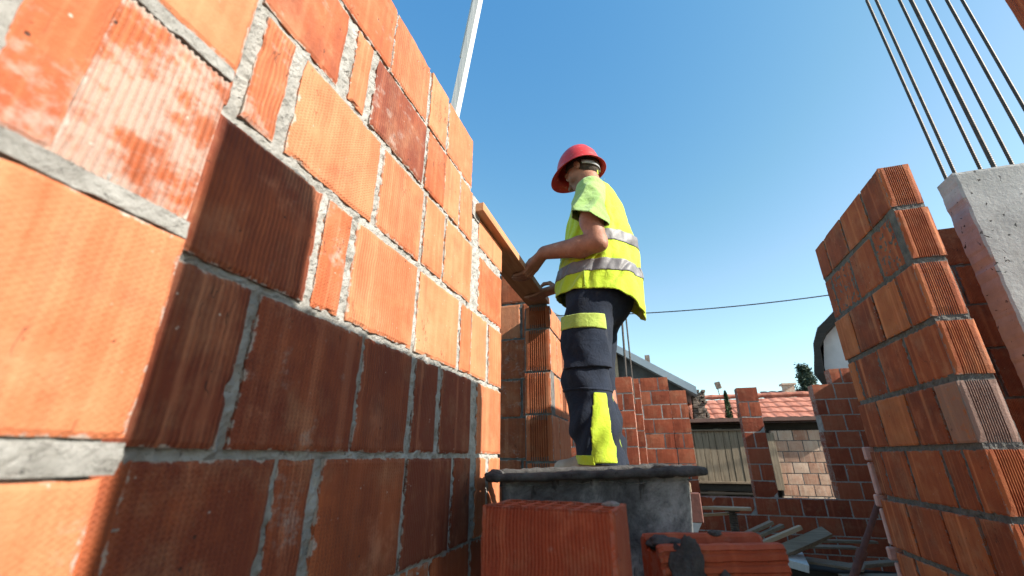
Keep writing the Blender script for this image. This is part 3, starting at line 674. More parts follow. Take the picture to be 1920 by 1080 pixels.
def hollow_block(name, w, d, h, nx, ny, mat, seed=0):
    mb = MB(); tn = (.22, .3, .15)
    for O, U, L, tk in (((0, 0, -h), (1, 0, 0), w, (.25, .3, .2)), ((w, 0, -h), (0, 1, 0), d, (.4, .98, .1)), ((w, d, -h), (-1, 0, 0), w, (.3, .3, .2)), ((0, d, -h), (0, -1, 0), d, (.3, .98, .1))):
        face(mb, O, U, L, h, .006, seed, res=.006, rough=.0013, tint=tk, chip=.8); seed += 1
    wb = .008; X = [0]; Yc = [0]; cw = (w-wb*(nx+1))/nx; cd = (d-wb*(ny+1))/ny
    for i in range(nx): X += [wb*(i+1)+cw*i, wb*(i+1)+cw*(i+1)]
    X.append(w)
    for j in range(ny): Yc += [wb*(j+1)+cd*j, wb*(j+1)+cd*(j+1)]
    Yc.append(d); V = []; F = []
    def q(*p): k = len(V); V.extend(p); F.append((k, k+1, k+2, k+3))
    for i in range(len(X)-1):
        for j in range(len(Yc)-1):
            a, b, c, e = X[i]+.0015, X[i+1]-.0, Yc[j]+.0015, Yc[j+1]
            a, b, c, e = X[i], X[i+1], Yc[j], Yc[j+1]; z = -.0015 + .001*math.sin(i*3.1+j*1.7)
            if i % 2 and j % 2:
                z0 = -.07; t = -.0015
                q((a, c, t), (a, e, t), (a, e, z0), (a, c, z0)); q((b, e, t), (b, c, t), (b, c, z0), (b, e, z0)); q((b, c, t), (a, c, t), (a, c, z0), (b, c, z0)); q((a, e, t), (b, e, t), (b, e, z0), (a, e, z0)); q((a, c, z0), (b, c, z0), (b, e, z0), (a, e, z0))
            else: q((a, c, -.0015), (b, c, -.0015), (b, e, -.0015), (a, e, -.0015))
    mb.add(V, F, [(p[0], p[1]) for p in V], [(.5, .5)]*len(V), (.5, .98, .2))
    return mb
mb = hollow_block('hollow_brick', .238, .128, .255, 7, 3, M['brick_red'], 40)
T = thing('hollow_brick', 'upright red hollow brick with open cells on top, standing in front of the tub', 'brick', 'loose bricks on the deck', loc=(-.313, .810, -.082), rotz=R(-5.5))
mb.build('block', M['brick_loose'], T)
mb = MB()
def blob(mb, c, r, seed, n=14, squash=(1, 1, 1), amp=.35):
    V = []; F = []
    for j in range(n+1):
        for i in range(2*n):
            a = pi*j/n; b = pi*i/n; V.append((sin(a)*cos(b), sin(a)*sin(b), cos(a)))
    V = np.array(V); k = 1+amp*fbm(V*2.2+seed, 3, seed)
    V = V*k[:, None]*np.array(r)*np.array(squash) + np.array(c)
    for j in range(n):
        for i in range(2*n): F.append((j*2*n+i, j*2*n+(i+1) % (2*n), (j+1)*2*n+(i+1) % (2*n), (j+1)*2*n+i)[::-1])
    mb.add(V, F)
blob(mb, (.214, .10, .0), (.016, .010, .006), 5); mb.build('mortar_lump', M['mortar'], T, smooth=True)

# ribbed block lying on its side, front right
T = thing('hollow_brick', 'ribbed red brick lying on its side with a dark mortar blob at its left end', 'brick', 'loose bricks on the deck', loc=(-.012, .966, -.34), rotz=R(22))
prof = [(0, 0)]
z = .006
while z < .166: prof += [(-.0035, z), (-.0035, z+.009), (.0015, z+.012), (.0015, z+.016)]; z += .019
prof += [(-.002, .176), (.004, .183), (.020, .184), (.024, .176), (.028, .166), (.078, .168), (.083, .184), (.088, .190), (.104, .190), (.110, .183), (.112, 0)]
nx = 60; P = np.array(prof); m = len(P); xs = np.linspace(0, .247, nx+1); V = []
for i, x in enumerate(xs):
    q = np.stack([np.full(m, x)*30, P[:, 0]*30, P[:, 1]*30], 1); n_ = fbm(q, 3, 5)*.0016
    e = .004*(1 if i in (0, nx) else 0)
    V += [(x + (fbm(q[k:k+1]*.9, 2, 9)[0]*.006 if i in (0, nx) else 0), P[k, 0]+n_[k]*.6 + (e if P[k, 0] < .05 else -e), P[k, 1]+n_[k] - e*(P[k, 1] > .1)) for k in range(m)]
F = []
for i in range(nx):
    for k in range(m-1): a = i*m+k; F.append((a, a+m, a+m+1, a+1))
mb = MB(); V = np.array(V); uvv = np.stack([V[:, 0], V[:, 2]], 1)
mb.add(V, F, uvv, uvv*[4, 5], (.45, .98, .2)); c0 = len(V)
for side in (0, nx):
    idx = list(range(side*m, side*m+m)); cx = V[idx]; 
    W = cx.copy(); mb.add(W, [tuple(range(m)) if side == 0 else tuple(range(m-1, -1, -1))], tint=(.4, .98, .2))
mb.build('block', M['brick_loose'], T)
for c_, r_, sd2, n2, am in (((.045, -.004, .130), (.036, .012, .060), 3, 30, .5), ((.115, -.003, .13), (.010, .006, .014), 6, 12, .35), ((.03, .05, .178), (.035, .04, .012), 13, 18, .5), ((.135, -.003, .10), (.014, .006, .018), 8, 12, .35), ((.155, .09, .190), (.015, .01, .006), 9, 10, .35), ((.2, -.003, .09), (.012, .005, .008), 18, 10, .35)):
    mb = MB(); blob(mb, c_, r_, sd2, n2, amp=am); mb.build('mortar_blob', M['wet_cement'], T, smooth=True)

# mortar tub
A = np.array([-.432, 1.155, -.054]); B = np.array([.122, 1.325, -.037]); dv = B-A; Lr = np.linalg.norm(dv[:2]); rz = math.atan2(dv[1], dv[0])
T = thing('mortar_tub', 'grey mortar tub with dark cement-crusted rim in front of the feet of the worker', 'tub', loc=(A[0], A[1], -.34), rotz=rz)
dep = .40; hz = -.054+.34; slope = (B[2]-A[2])/Lr
mb = MB(); nU = 90; nV = 26
def ring(w0, w1, d0, d1, r, n=8):
    pts = []
    for cx, cy, a0 in ((w1-r, d0+r, -90), (w1-r, d1-r, 0), (w0+r, d1-r, 90), (w0+r, d0+r, 180)):
        for k in range(n+1): a = R(a0+90*k/n); pts.append((cx+r*cos(a), cy+r*sin(a)))
    out = []
    for i in range(len(pts)):
        p, q2 = np.array(pts[i]), np.array(pts[(i+1) % len(pts)]); L = np.linalg.norm(q2-p); k = max(1, int(L/.012))
        for j in range(k): out.append(p+(q2-p)*j/k)
    return np.array(out)
base = ring(.0, 1, 0, 1, .03)
Vs = []; 
Rg0 = ring(.033, Lr-.033, .033, dep-.033, .018); n = len(Rg0); ctr = np.array([Lr/2, dep/2])
for j in range(nV+1):
    t = j/nV; sc = 1-.07*t; z = (hz-.006)*(1-t); p = ctr+(Rg0-ctr)*[sc, sc]
    zz = z + slope*p[:, 0]*(1-t); q = np.stack([p[:, 0]*9, p[:, 1]*9, zz*9], 1); dn = fbm(q, 2, 21)*.004; nrm = (p-ctr)/np.linalg.norm(p-ctr, axis=1)[:, None]
    p = p + nrm*dn[:, None]; Vs.append(np.column_stack([p, zz]))
V = np.vstack(Vs); F = [(j*n+i, (j+1)*n+i, (j+1)*n+(i+1) % n, j*n+(i+1) % n) for j in range(nV) for i in range(n)]
F.append(tuple(nV*n+i for i in range(n))[::-1]); mb.add(V, F); mb.build('body', M['tub'], T, smooth=True)
mb = MB(); Rr = ring(.0, Lr, .0, dep, .03); n = len(Rr); k = 22; V = []
Rr3 = np.column_stack([Rr, hz+slope*Rr[:, 0]]); cc = Rr-ctr; nn = np.roll(Rr, -1, 0)-np.roll(Rr, 1, 0); nn /= np.linalg.norm(nn, axis=1)[:, None]; outw = np.column_stack([nn[:, 1], -nn[:, 0]])
for j in range(k):
    a = 2*pi*j/k; ox = cos(a)*.020; oz = math.copysign(abs(sin(a))**.7, sin(a))*.011
    p = np.column_stack([Rr + outw*(ox-.012), Rr3[:, 2]+oz]); q = p*34; f = fbm(q*1.7, 4, 33)*.0055 + np.clip(fbm(q*1.3, 3, 35), 0, 1)*.010*(sin(a) > .1)
    p[:, :2] += outw*(cos(a)*f)[:, None]; p[:, 2] += sin(a)*f; V.append(p)
V = np.vstack(V); F = [(j*n+i, j*n+(i+1) % n, ((j+1) % k)*n+(i+1) % n, ((j+1) % k)*n+i) for j in range(k) for i in range(n)]
mb.add(V, F); mb.build('rim', M['wet_cement'], T, smooth=True)
mb = MB(); gx, gy = np.meshgrid(np.linspace(.03, Lr-.03, 50), np.linspace(.03, dep-.03, 34)); gz = hz-.02+slope*gx+.02*fbm(np.stack([gx*12, gy*12, gx*0], -1), 4, 50)
V = np.stack([gx, gy, gz], -1).reshape(-1, 3); mb.add(V, [(j*50+i, j*50+i+1, (j+1)*50+i+1, (j+1)*50+i) for j in range(33) for i in range(49)]); mb.build('mortar_fill', M['mortar'], T, smooth=True)

# low platform on which the man stands
T = thing('work_platform', 'raised boards under the boots of the worker, dark brown edge showing right of the tub', 'platform', loc=(-.2, 2.1, GROUND)); T0 = np.array([-.2, 2.1, GROUND])
for i, y in enumerate((1.82, 1.97, 2.12, 2.27)):
    mb = MB(); mb.obox(np.array((-.185, y+.07, -.104)) - T0, (.58, .144, .034), np.eye(3), .003); mb.build('board', M['grey_wood'], T)
for y in (1.84, 2.38):
    mb = MB(); mb.obox(np.array((-.178, y, -.170)) - T0, (.62, .03, .096), np.eye(3), .003); mb.build('beam', M['rust'], T)
    for x in (-.42, .02):
        mb = MB(); mb.obox(np.array((x, y+.05*(1 if y < 2 else -1), (-.122+GROUND)/2)) - T0, (.05, .05, -GROUND-.124), np.eye(3), .004); mb.build('leg', M['grey_wood'], T)
mb = MB(); a = R(30); mb.obox((0, 0, 0), (.30, .03, 1.12), np.array([[cos(a), 0, sin(a)], [0, 1, 0], [-sin(a), 0, cos(a)]]), .002)
o = mb.build('foam_board', M['styro'], label='white foam board leaning low between the tub and the far rubble', category='foam board'); o.location = (-.23, 2.55, -.70)

# ---- things on the floor beyond
T = thing('steel_prop', 'short upright steel prop with threaded collar holding a pale board end', 'prop', 'steel props', loc=(.525, 4.2, GROUND))
mb = MB(); mb.tube([(0, 0, 0), (0, 0, .78)], .026, 14); mb.build('tube', M['steel'], T)
mb = MB(); pts = [(0, 0, .74+.004*i) for i in range(36)]; mb.tube(pts, [.033 if (i//2) % 2 else .029 for i in range(36)], 14); mb.build('collar', M['steel'], T)
mb = MB(); mb.obox((0, 0, .895), (.10, .08, .008), np.eye(3)); mb.tube([(0, 0, .87), (0, 0, .892)], .02, 10); mb.build('head_plate', M['steel'], T)
T = thing('steel_prop', 'long dark red steel prop slanting against the back of the free-standing wall', 'prop', 'steel props', loc=(.97, 4.2, GROUND))
d = np.array([.60, 0, 1.05]); mb = MB(); mb.tube([(0, 0, 0), d*.62], .026, 14); mb.build('tube', M['rust'], T)
mb = MB(); mb.tube([d*.60, d*1.02], .020, 12); mb.build('inner_tube', M['rust'], T)
mb = MB(); mb.tube([d*.585, d*.635], .033, 12); mb.build('collar', M['rust'], T)
def board(p0, p1, wd, th, mat, label, roll=0, group='boards lying about the far floor', name='board'):
    p0, p1 = np.array(p0, float), np.array(p1, float); Q = ori(p1-p0); L = np.linalg.norm(p1-p0)
    if roll: c, s = cos(roll), sin(roll); Q = np.stack([Q[:, 0]*c+Q[:, 1]*s, -Q[:, 0]*s+Q[:, 1]*c, Q[:, 2]], 1)
    mb = MB(); mb.obox((0, 0, 0), (wd, th, L), Q, .002)
    o = mb.build(name, mat, label=label, category='board', group=group); o.location = (p0+p1)/2; return o
board((.10, 4.22, -.388), (.66, 4.16, -.384), .09, .022, M['pale_wood'], 'pale sunlit board end lying level on the short steel prop')
board((.20, 4.35, -.47), (.50, 4.25, -.43), .05, .02, M['pale_wood'], 'small light stick just under the pale level board')
board((.25, 4.9, -.86), (1.0, 5.3, -.60), .06, .03, M['grey_wood'], 'grey board pointing up to the right, first one behind the short prop')
board((.55, 5.0, -.80), (1.09, 5.3, -.625), .05, .03, M['grey_wood'], 'short dark grey board in the middle of the upward pointing boards')
board((.55, 5.0, -.86), (1.22, 5.2, -.62), .05, .035, M['pale_wood'], 'reddish new board pointing up to the right over the rubble')
board((.95, 5.0, -.81), (1.44, 5.25, -.655), .11, .035, M['grey_wood'], 'widest pale grey board, its end raised highest to the right', .5)
board((1.0, 5.1, -.86), (1.45, 5.4, -.74), .05, .02, M['grey_wood'], 'thin dark strip under the widest grey board')
board((1.07, 4.9, -.89), (1.17, 5.5, -.86), .15, .06, M['white_wood'], 'short whitish block of wood at the left of the low board heap', .2)
board((1.18, 5.3, -.90), (1.62, 5.1, -.91), .22, .02, M['grey_wood'], 'broad bluish sheet lying flat on the board heap')
board((1.15, 5.6, -.84), (1.85, 5.9, -.87), .14, .02, M['grey_wood'], 'thin sheet at the back of the board heap')
board((1.45, 5.2, -.93), (2.1, 5.5, -.90), .10, .03, M['grey_wood'], 'long grey board running right under the slanting prop')
board((1.4, 5.0, -.965), (1.95, 5.1, -.95), .10, .03, M['grey_wood'], 'lowest grey board of the heap at the right')
board((1.3, 5.9, -.83), (2.1, 6.1, -.84), .08, .025, M['grey_wood'], 'far narrow board at the foot of the low wall')
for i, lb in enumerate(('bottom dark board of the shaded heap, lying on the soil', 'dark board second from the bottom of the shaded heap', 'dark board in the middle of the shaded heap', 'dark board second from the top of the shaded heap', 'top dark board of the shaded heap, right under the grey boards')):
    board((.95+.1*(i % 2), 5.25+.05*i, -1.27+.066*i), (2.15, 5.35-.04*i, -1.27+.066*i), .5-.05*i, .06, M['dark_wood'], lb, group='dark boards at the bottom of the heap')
mb = hollow_block('b', .22, .12, .08, 4, 2, M['brick_far'], 70)
o = mb.build('broken_brick', M['brick_far'], label='small broken orange brick piece lying on the pale level board', category='brick'); o.location = (.20, 4.14, -.296); o.rotation_euler = (0, .1, .4)

# ------------------------------------------------------------------ the worker (implicit surfaces turned into meshes)
import openvdb
class Vol:
    def __init__(s, lo, hi, h):
        s.lo = np.array(lo, float); s.h = h; s.n = np.ceil((np.array(hi)-s.lo)/h).astype(int)+1; s.d = np.full(s.n, 1.0, np.float32)
    def box(s, lo, hi):
        a = np.clip(np.floor((np.array(lo)-s.lo)/s.h).astype(int), 0, s.n); b = np.clip(np.ceil((np.array(hi)-s.lo)/s.h).astype(int)+1, 0, s.n)
        g = np.stack(np.meshgrid(*[s.lo[i]+s.h*np.arange(a[i], b[i]) for i in range(3)], indexing='ij'), -1)
        return (slice(a[0], b[0]), slice(a[1], b[1]), slice(a[2], b[2])), g
    def add(s, fn, lo, hi, k=0.0, op='u'):
        sl_, g = s.box(lo, hi)
        if g.size == 0: return
        n = fn(g); o = s.d[sl_]
        if op == 'u':
            if k > 0: t = np.clip(.5+.5*(o-n)/k, 0, 1); r = o*(1-t)+n*t-k*t*(1-t)
            else: r = np.minimum(o, n)
        elif op == 's':
            if k > 0: t = np.clip(.5-.5*(o+n)/k, 0, 1); r = o*(1-t)+(-n)*t+k*t*(1-t)
            else: r = np.maximum(o, -n)
        else: r = np.maximum(o, n)
        s.d[sl_] = r
    def cap(s, a, b, ra, rb, k=0.0, op='u'):
        a, b = np.array(a, float), np.array(b, float); m = max(ra, rb)+k+.02
        s.add(lambda p: cap_d(p, a, b, ra, rb), np.minimum(a, b)-m, np.maximum(a, b)+m, k, op)
    def ell(s, c, r, k=0.0, A=np.eye(3), op='u'):
        c = np.array(c, float); m = max(r)+k+.02; s.add(lambda p: ell_d(p, c, r, A), c-m, c+m, k, op)
    def chain(s, P, rr, k=.01, op='u'):
        for i in range(len(P)-1): s.cap(P[i], P[i+1], rr[i], rr[i+1], k, op)
    def mesh(s, name, mat, parent=None, adapt=0.0, **props):
        g = openvdb.FloatGrid(background=float(s.h*4)); g.copyFromArray(np.clip(s.d, -4*s.h, 4*s.h).astype(np.float64))
        pts, tris, quads = g.convertToPolygons(isovalue=0.0, adaptivity=adapt)
        V = pts*s.h + s.lo; F = [tuple(int(i) for i in q[::-1]) for q in tris] + [tuple(int(i) for i in q[::-1]) for q in quads]
        mb = MB(); mb.add(V, F); return mb.build(name, mat, parent, smooth=True, **props)
def cap_d(p, a, b, ra, rb):
    ab = b-a; t = np.clip(((p-a) @ ab)/(ab @ ab), 0, 1); q = p-a-t[..., None]*ab
    return np.sqrt((q*q).sum(-1)) - (ra+(rb-ra)*t)
def ell_d(p, c, r, A=np.eye(3)):
    q = ((p-c) @ A)/np.array(r); l = np.sqrt((q*q).sum(-1)); l2 = np.sqrt(((q/np.array(r))**2).sum(-1))+1e-9
    return l*(l-1)/l2

OM = np.array([-.235, 2.10, -.085]); PH = R(12)
man = thing('person', 'worker in red hard hat, yellow vest and dark blue trousers holding a plank', 'person', loc=OM, rotz=math.atan2(sin(PH), -cos(PH)))
# local axes: x = forwards (towards the wall), y = his left (towards the viewer), z = up, soles at z = 0
pit = R(24); yaw = R(-10)
hf = np.array([cos(pit)*cos(yaw), cos(pit)*sin(yaw), -sin(pit)]); hl = np.array([-sin(yaw), cos(yaw), 0]); hu = np.cross(hf, hl)
HA = np.stack([hf, hl, hu], 1); HC = np.array([.002, -.004, 1.628])
def hp(f, l, u): return HC + hf*f + hl*l + hu*u
V_ = Vol((-.33, -.36, .0), (.50, .36, 1.78), .0042)
# trunk under the clothes
V_.ell((-.05, 0, .86), (.11, .15, .12), 0); V_.ell((-.055, 0, 1.10), (.10, .14, .17), .04); V_.ell((-.07, 0, 1.29), (.10, .155, .14), .04)
V_.cap((-.085, .13, 1.37), (-.085, -.13, 1.37), .055, .055, .04)
V_.cap((-.080, 0, 1.38), (-.035, -.002, 1.56), .064, .060, .03)
for sy in (1, -1):
    V_.chain([(-.03, .09*sy, .86), (.012, .10*sy, .47), (-.03, .10*sy, .10), (.03, .105*sy, .035)], [.085, .062, .042, .038], .02)
# head
V_.ell(hp(-.012, 0, .028), (.098, .077, .088), .02, HA); V_.ell(hp(.022, 0, -.030), (.072, .064, .085), .03, HA)
V_.ell(hp(.058, 0, -.092), (.030, .034, .026), .025, HA)                      # chin
V_.cap(hp(.082, 0, -.004), hp(.108, 0, -.040), .010, .0135, .012); V_.ell(hp(.100, 0, -.045), (.014, .018, .010), .008, HA)  # nose
V_.cap(hp(.080, .036, .022), hp(.084, -.036, .022), .012, .012, .012)          # brow
for s_ in (1, -1):
    V_.ell(hp(.090, .031*s_, .002), (.014, .016, .011), .008, HA, 's')         # eye sockets
    V_.ell(hp(.080, .031*s_, .002), (.013, .014, .011), .002, HA)
    V_.ell(hp(.050, .052*s_, -.030), (.030, .018, .028), .02, HA)              # cheeks
    V_.ell(hp(-.012, .078*s_, -.005), (.018, .009, .031), .004, HA); V_.ell(hp(-.006, .086*s_, -.002), (.008, .006, .016), .004, HA, 's')  # ears
V_.cap(hp(.086, .020, -.066), hp(.086, -.020, -.066), .007, .007, .006); V_.cap(hp(.084, .018, -.078), hp(.084, -.018, -.078), .008, .008, .006)
V_.cap(hp(.097, .019, -.072), hp(.097, -.019, -.072), .0035, .0035, .003, 's')
# left arm (near the viewer)
V_.chain([(-.085, .165, 1.36), (-.110, .228, 1.16), (-.128, .232, 1.03)], [.058, .050, .044], .02)
V_.chain([(-.128, .232, 1.03), (-.04, .225, 1.030), (.155, .212, 1.052)], [.046, .052, .035], .02)
V_.ell((-.10, .232, 1.15), (.052, .046, .07), .02); V_.ell((-.152, .236, 1.008), (.022, .022, .022), .02)
def hand(W, Kn, up, th, fingers, side):
    """wrist W, knuckle row centre Kn, `side` unit vector along the row"""
    W, Kn, side = np.array(W), np.array(Kn), np.array(side, float); side /= np.linalg.norm(side)
    for j, o in enumerate((-.030, -.010, .010, .029)):
        V_.cap(W+side*o*.55, Kn+side*o, .0185, .0145, .012)
        pts = [Kn+side*o] + [np.array(q)+side*o*1.0 for q in fingers[j]]
        V_.chain(pts, [.0125, .0112, .0102, .0088][:len(pts)], .003)
    V_.chain([np.array(q) for q in th], [.015, .0125, .0110, .0092][:len(th)], .006)
# near hand: fingers curl under the plank, thumb on its upper face
f0 = [[(.272, .195, .958), (.312, .195, .953), (.336, .196, .955)], [(.276, .195, .956), (.320, .195, .952), (.348, .196, .955)], [(.276, .195, .957), (.318, .195, .953), (.344, .196, .956)], [(.268, .195, .962), (.302, .195, .955), (.322, .196, .957)]]
hand((.168, .210, 1.048), (.235, .200, .992), None, [(.182, .180, 1.055), (.222, .168, 1.070), (.262, .168, 1.050), (.288, .172, 1.024)], f0, (.15, 1, .05))
# right arm, reaching across in front
V_.chain([(-.07, -.165, 1.36), (-.02, -.235, 1.18), (.015, -.255, 1.05)], [.056, .048, .043], .02)
V_.chain([(.015, -.255, 1.05), (.10, -.215, 1.02), (.240, -.140, .995)], [.045, .042, .030], .02)
f1 = [[(x+.085, -.118, z) for x, z in ((.268, .958), (.310, .953), (.335, .955))] for _ in range(4)]
hand((.252, -.135, .990), (.318, -.118, .975), None, [(.262, -.150, 1.01), (.300, -.160, 1.045), (.335, -.155, 1.045), (.360, -.148, 1.025)], f1, (.2, 1, .05))
tS = NT('tanned_skin'); P = tS.obj(); n_ = tS.noise(P, 14, 5, .6)
cS = tS.ramp(n_, [(.3, (.30, .125, .075)), (.7, (.46, .215, .135))]); zz = tS.xyz(P)
mt = smoothstep(tS, tS.noise(P, 55, 5, .75), .50, .66); cS = tS.mix(tS.math('MULTIPLY', mt, .35), cS, (.22, .085, .055)); du = smoothstep(tS, tS.noise(P, 24, 6, .75), .58, .66); cS = tS.mix(tS.math('MULTIPLY', du, .3), cS, (.50, .42, .35))
beard = tS.math('MULTIPLY', tS.math('MULTIPLY', smoothstep(tS, zz[2], 1.585, 1.55), smoothstep(tS, zz[2], 1.47, 1.49)), smoothstep(tS, zz[0], -.005, .02))
cS = tS.mix(tS.math('MULTIPLY', beard, .55), cS, (.10, .07, .055)); tS.bump(tS.math('ADD', tS.noise(P, 220, 3), tS.math('MULTIPLY', tS.noise(P, 45, 3), 1.2)), .002, .7); tS.b.inputs['Subsurface Weight'].default_value = .05; tS.b.inputs['Subsurface Radius'].default_value = (.02, .008, .004)
M['skin'] = tS.out(cS, .55)
V_.mesh('body', M['skin'], man)

# hair and eyes
Vh = Vol((-.20, -.15, 1.48), (.14, .15, 1.80), .004)
Vh.ell(hp(-.012, 0, .028), (.1005, .0795, .0905), 0, HA); Vh.ell(hp(-.034, 0, -.012), (.074, .068, .070), .02, HA)
Vh.add(lambda p: -((p-HC) @ hu) - .062 + .5*np.clip((p-HC) @ hf + .02, -1, 1), (-.2, -.15, 1.4), (.2, .15, 1.8), 0, 'i')
Vh.add(lambda p: ((p-HC) @ hf) - .062 - .5*((p-HC) @ hu), (-.2, -.15, 1.4), (.2, .15, 1.8), .0, 'i')
M['hair'] = mat_plain('dark_hair', (.03, .02, .014), (.09, .06, .042), 60, .7, .004, (1, 1, .3))
Vh.mesh('hair', M['hair'], man)
M['eye'] = mat_plain('eye', (.5, .48, .45), (.6, .58, .55), 5, .3)
for s_ in (1, -1):
    mb = MB(); blob(mb, hp(.083, .031*s_, .002), (.0115, .0115, .0105), 3, 10, amp=0); mb.build('eye', M['eye'], man, smooth=True)

# hard hat
M['hat'] = None
tH = NT('red_hard_hat'); P = tH.obj(); sc_ = smoothstep(tH, tH.noise(tH.vscale(P, (10, 10, 40)), 3, 6, .7), .56, .68)
tH.bump(tH.noise(P, 60, 3), .0008, .5); tH.b.inputs['Coat Weight'].default_value = .15
M['hat'] = tH.out(tH.mix(tH.math('MULTIPLY', sc_, .55), tH.ramp(tH.noise(P, 9, 4), [(.3, (.48, .028, .03)), (.7, (.62, .05, .05))]), (.72, .38, .34)), .42)
ht = R(9); a1 = np.array([cos(ht)*cos(yaw), cos(ht)*sin(yaw), -sin(ht)]); a2 = hl; a3 = np.cross(a1, a2); HC2 = np.array([.010, -.004, 1.648])
mb = MB(); nA = 72; prof = []
for i in range(15): t = pi/2*i/14; prof.append((sin(t)**.95, cos(t)**.9, 1))
outer = [(r, .158*z, 0) for r, z, _ in prof]
rows_ = [(r*1.0, z, 0.0) for r, z, _ in outer]
rows_ += [(1.0, -.006, .004), (1.0, -.012, .016), (1.0, -.018, .026), (1.0, -.021, .028), (1.0, -.022, .025), (1.0, -.015, .012), (.97, -.006, 0)]
rows_ += [(r*.965, z*.965-.003, 0) for r, z, _ in outer[::-1][1:]]
V = []; F = []
for r, z, ex in rows_:
    for j in range(nA):
        th = 2*pi*j/nA; rx = .132 + .012*cos(th); fr = max(0, cos(th)); rib = .0
        e = ex*(1+.85*fr**2 - .0*abs(sin(th))); zz_ = z - (.012*fr**2 + .006*max(0, -cos(th))**2)*(ex/.028 if ex else 0)
        lift = 0
        if z > .02 and r > .12: lift = .0045*max(0, 1-abs(((r*.118*sin(th)))/.012)) + .003*max(0, 1-abs(abs(r*.118*sin(th))-.042)/.008)
        V.append(HC2 + a1*(cos(th)*(r*rx+e)) + a2*(sin(th)*(r*.116+e*.75)) + a3*(zz_+lift))
m = len(rows_)
for i in range(m-1):
    for j in range(nA): F.append((i*nA+j, (i+1)*nA+j, (i+1)*nA+(j+1) % nA, i*nA+(j+1) % nA))
mb.add(V, F); mb.build('hard_hat', M['hat'], man, smooth=True)
hat = bpy.data.objects['hard_hat']
M['strap'] = mat_plain('grey_strap', (.30, .31, .33), (.45, .46, .48), 30, .5); mb = MB(); V = []; F = []; k = 40
for i in range(k+1):
    th = R(118) + R(124)*i/k; dip = .022+.018*sin(pi*i/k)
    for (rr, zz_) in ((.0, .012), (.0, -.014), (-.003, -.014), (-.003, .012)):
        V.append(HC2 + a1*cos(th)*(.112+rr) + a2*sin(th)*(.092+rr) + a3*(zz_-dip))
for i in range(k):
    for j in range(4): F.append((i*4+j, (i+1)*4+j, (i+1)*4+(j+1) % 4, i*4+(j+1) % 4))
mb.add(V, F); mb.build('head_band', M['strap'], hat, smooth=True)
mb = MB(); V = []; F = []
for i in range(k+1):
    th = 2*pi*i/k
    for (rr, zz_) in ((.0, .045), (.0, .0), (-.004, .0), (-.004, .045)):
        V.append(HC2 + a1*cos(th)*(.116+rr) + a2*sin(th)*(.099+rr) + a3*zz_)
for i in range(k):
    for j in range(4): F.append((i*4+j, (i+1)*4+j, (i+1)*4+(j+1) % 4, i*4+(j+1) % 4))
mb.add(V, F); mb.build('suspension', M['wire'], hat, smooth=True) if False else None

# vest
zt = np.array([.60, .80, .95, 1.10, 1.25, 1.355, 1.425, 1.468, 1.50])
cxt = np.array([-.045, -.045, -.045, -.060, -.068, -.078, -.082, -.080, -.075]); rxt = np.array([.215, .219, .213, .192, .160, .128, .096, .070, .052]); ryt = np.array([.218, .214, .200, .186, .182, .180, .148, .095, .070])
def torso(p, grow=0.0, folds=1.0):
    z = p[..., 2]; cx = np.interp(z, zt, cxt); rx = np.interp(z, zt, rxt)+grow; ry = np.interp(z, zt, ryt)+grow
    x = p[..., 0]-cx; y = p[..., 1]; l = (np.abs(x/rx)**2.2+np.abs(y/ry)**2.2)**(1/2.2); d = (l-1)*np.minimum(rx, ry)*.95
    if folds:
        th = np.arctan2(y/ry, x/rx); q = np.stack([np.cos(th)*2.1, np.sin(th)*2.1, z*3.0+th*.9], -1)
        f1 = fbm(q*1.6, 2, 61); f2 = 1-np.abs(fbm(np.stack([np.cos(th)*2+z*3, np.sin(th)*2, z*9+x*10], -1), 2, 66))*2
        w_ = np.clip((1.42-z)/.2, 0, 1); d = d + folds*(.013*f1*w_ + .014*(f2-.5)*w_)
    return d
def hem(p): # positive below the hem
    x, y, z = p[..., 0], p[..., 1], p[..., 2]
    low = .822 + .10*np.clip(x, -.2, .2) - .10*np.exp(-((y+.05)/.14)**2)*np.clip((-x-.13)/.08, 0, 1)
    return low - z
Tv = Vol((-.34, -.27, .66), (.24, .27, 1.56), .0045)
B_ = ((-.34, -.27, .66), (.24, .27, 1.56)); sl_, G = Tv.box(*B_)
dv_ = torso(G); sh = np.minimum(cap_d(G, np.array([-.088, .0, 1.425]), np.array([-.088, .145, 1.385]), .060, .058), cap_d(G, np.array([-.088, .0, 1.425]), np.array([-.088, -.145, 1.385]), .060, .058))
t_ = np.clip(.5+.5*(dv_-sh)/.05, 0, 1); dv_ = dv_*(1-t_)+sh*t_-.05*t_*(1-t_)
inner = np.where(G[..., 2] < .98, dv_+.007, 1.0)
shell = np.maximum(np.maximum(dv_, -inner), hem(G))
neck = cap_d(G, np.array([-.072, 0, 1.445]), np.array([-.02, 0, 1.62]), .070, .100); shell = np.maximum(shell, -neck)
Tv.d[sl_] = shell
M['vest'] = mat_cloth('hi_vis_yellow', (.46, .66, .008), (.56, .74, .015), .75, .25)
M['vest'].node_tree.nodes['Principled BSDF'].inputs['Transmission Weight'].default_value = 0
Tv.mesh('vest', M['vest'], man); vest = bpy.data.objects['vest']
M['vest_dark'] = mat_cloth('vest_seam', (.22, .30, .01), (.28, .38, .015)); M['tape'] = mat_plain('grey_reflective_tape', (.15, .145, .15), (.25, .24, .25), 12, .5, .002)
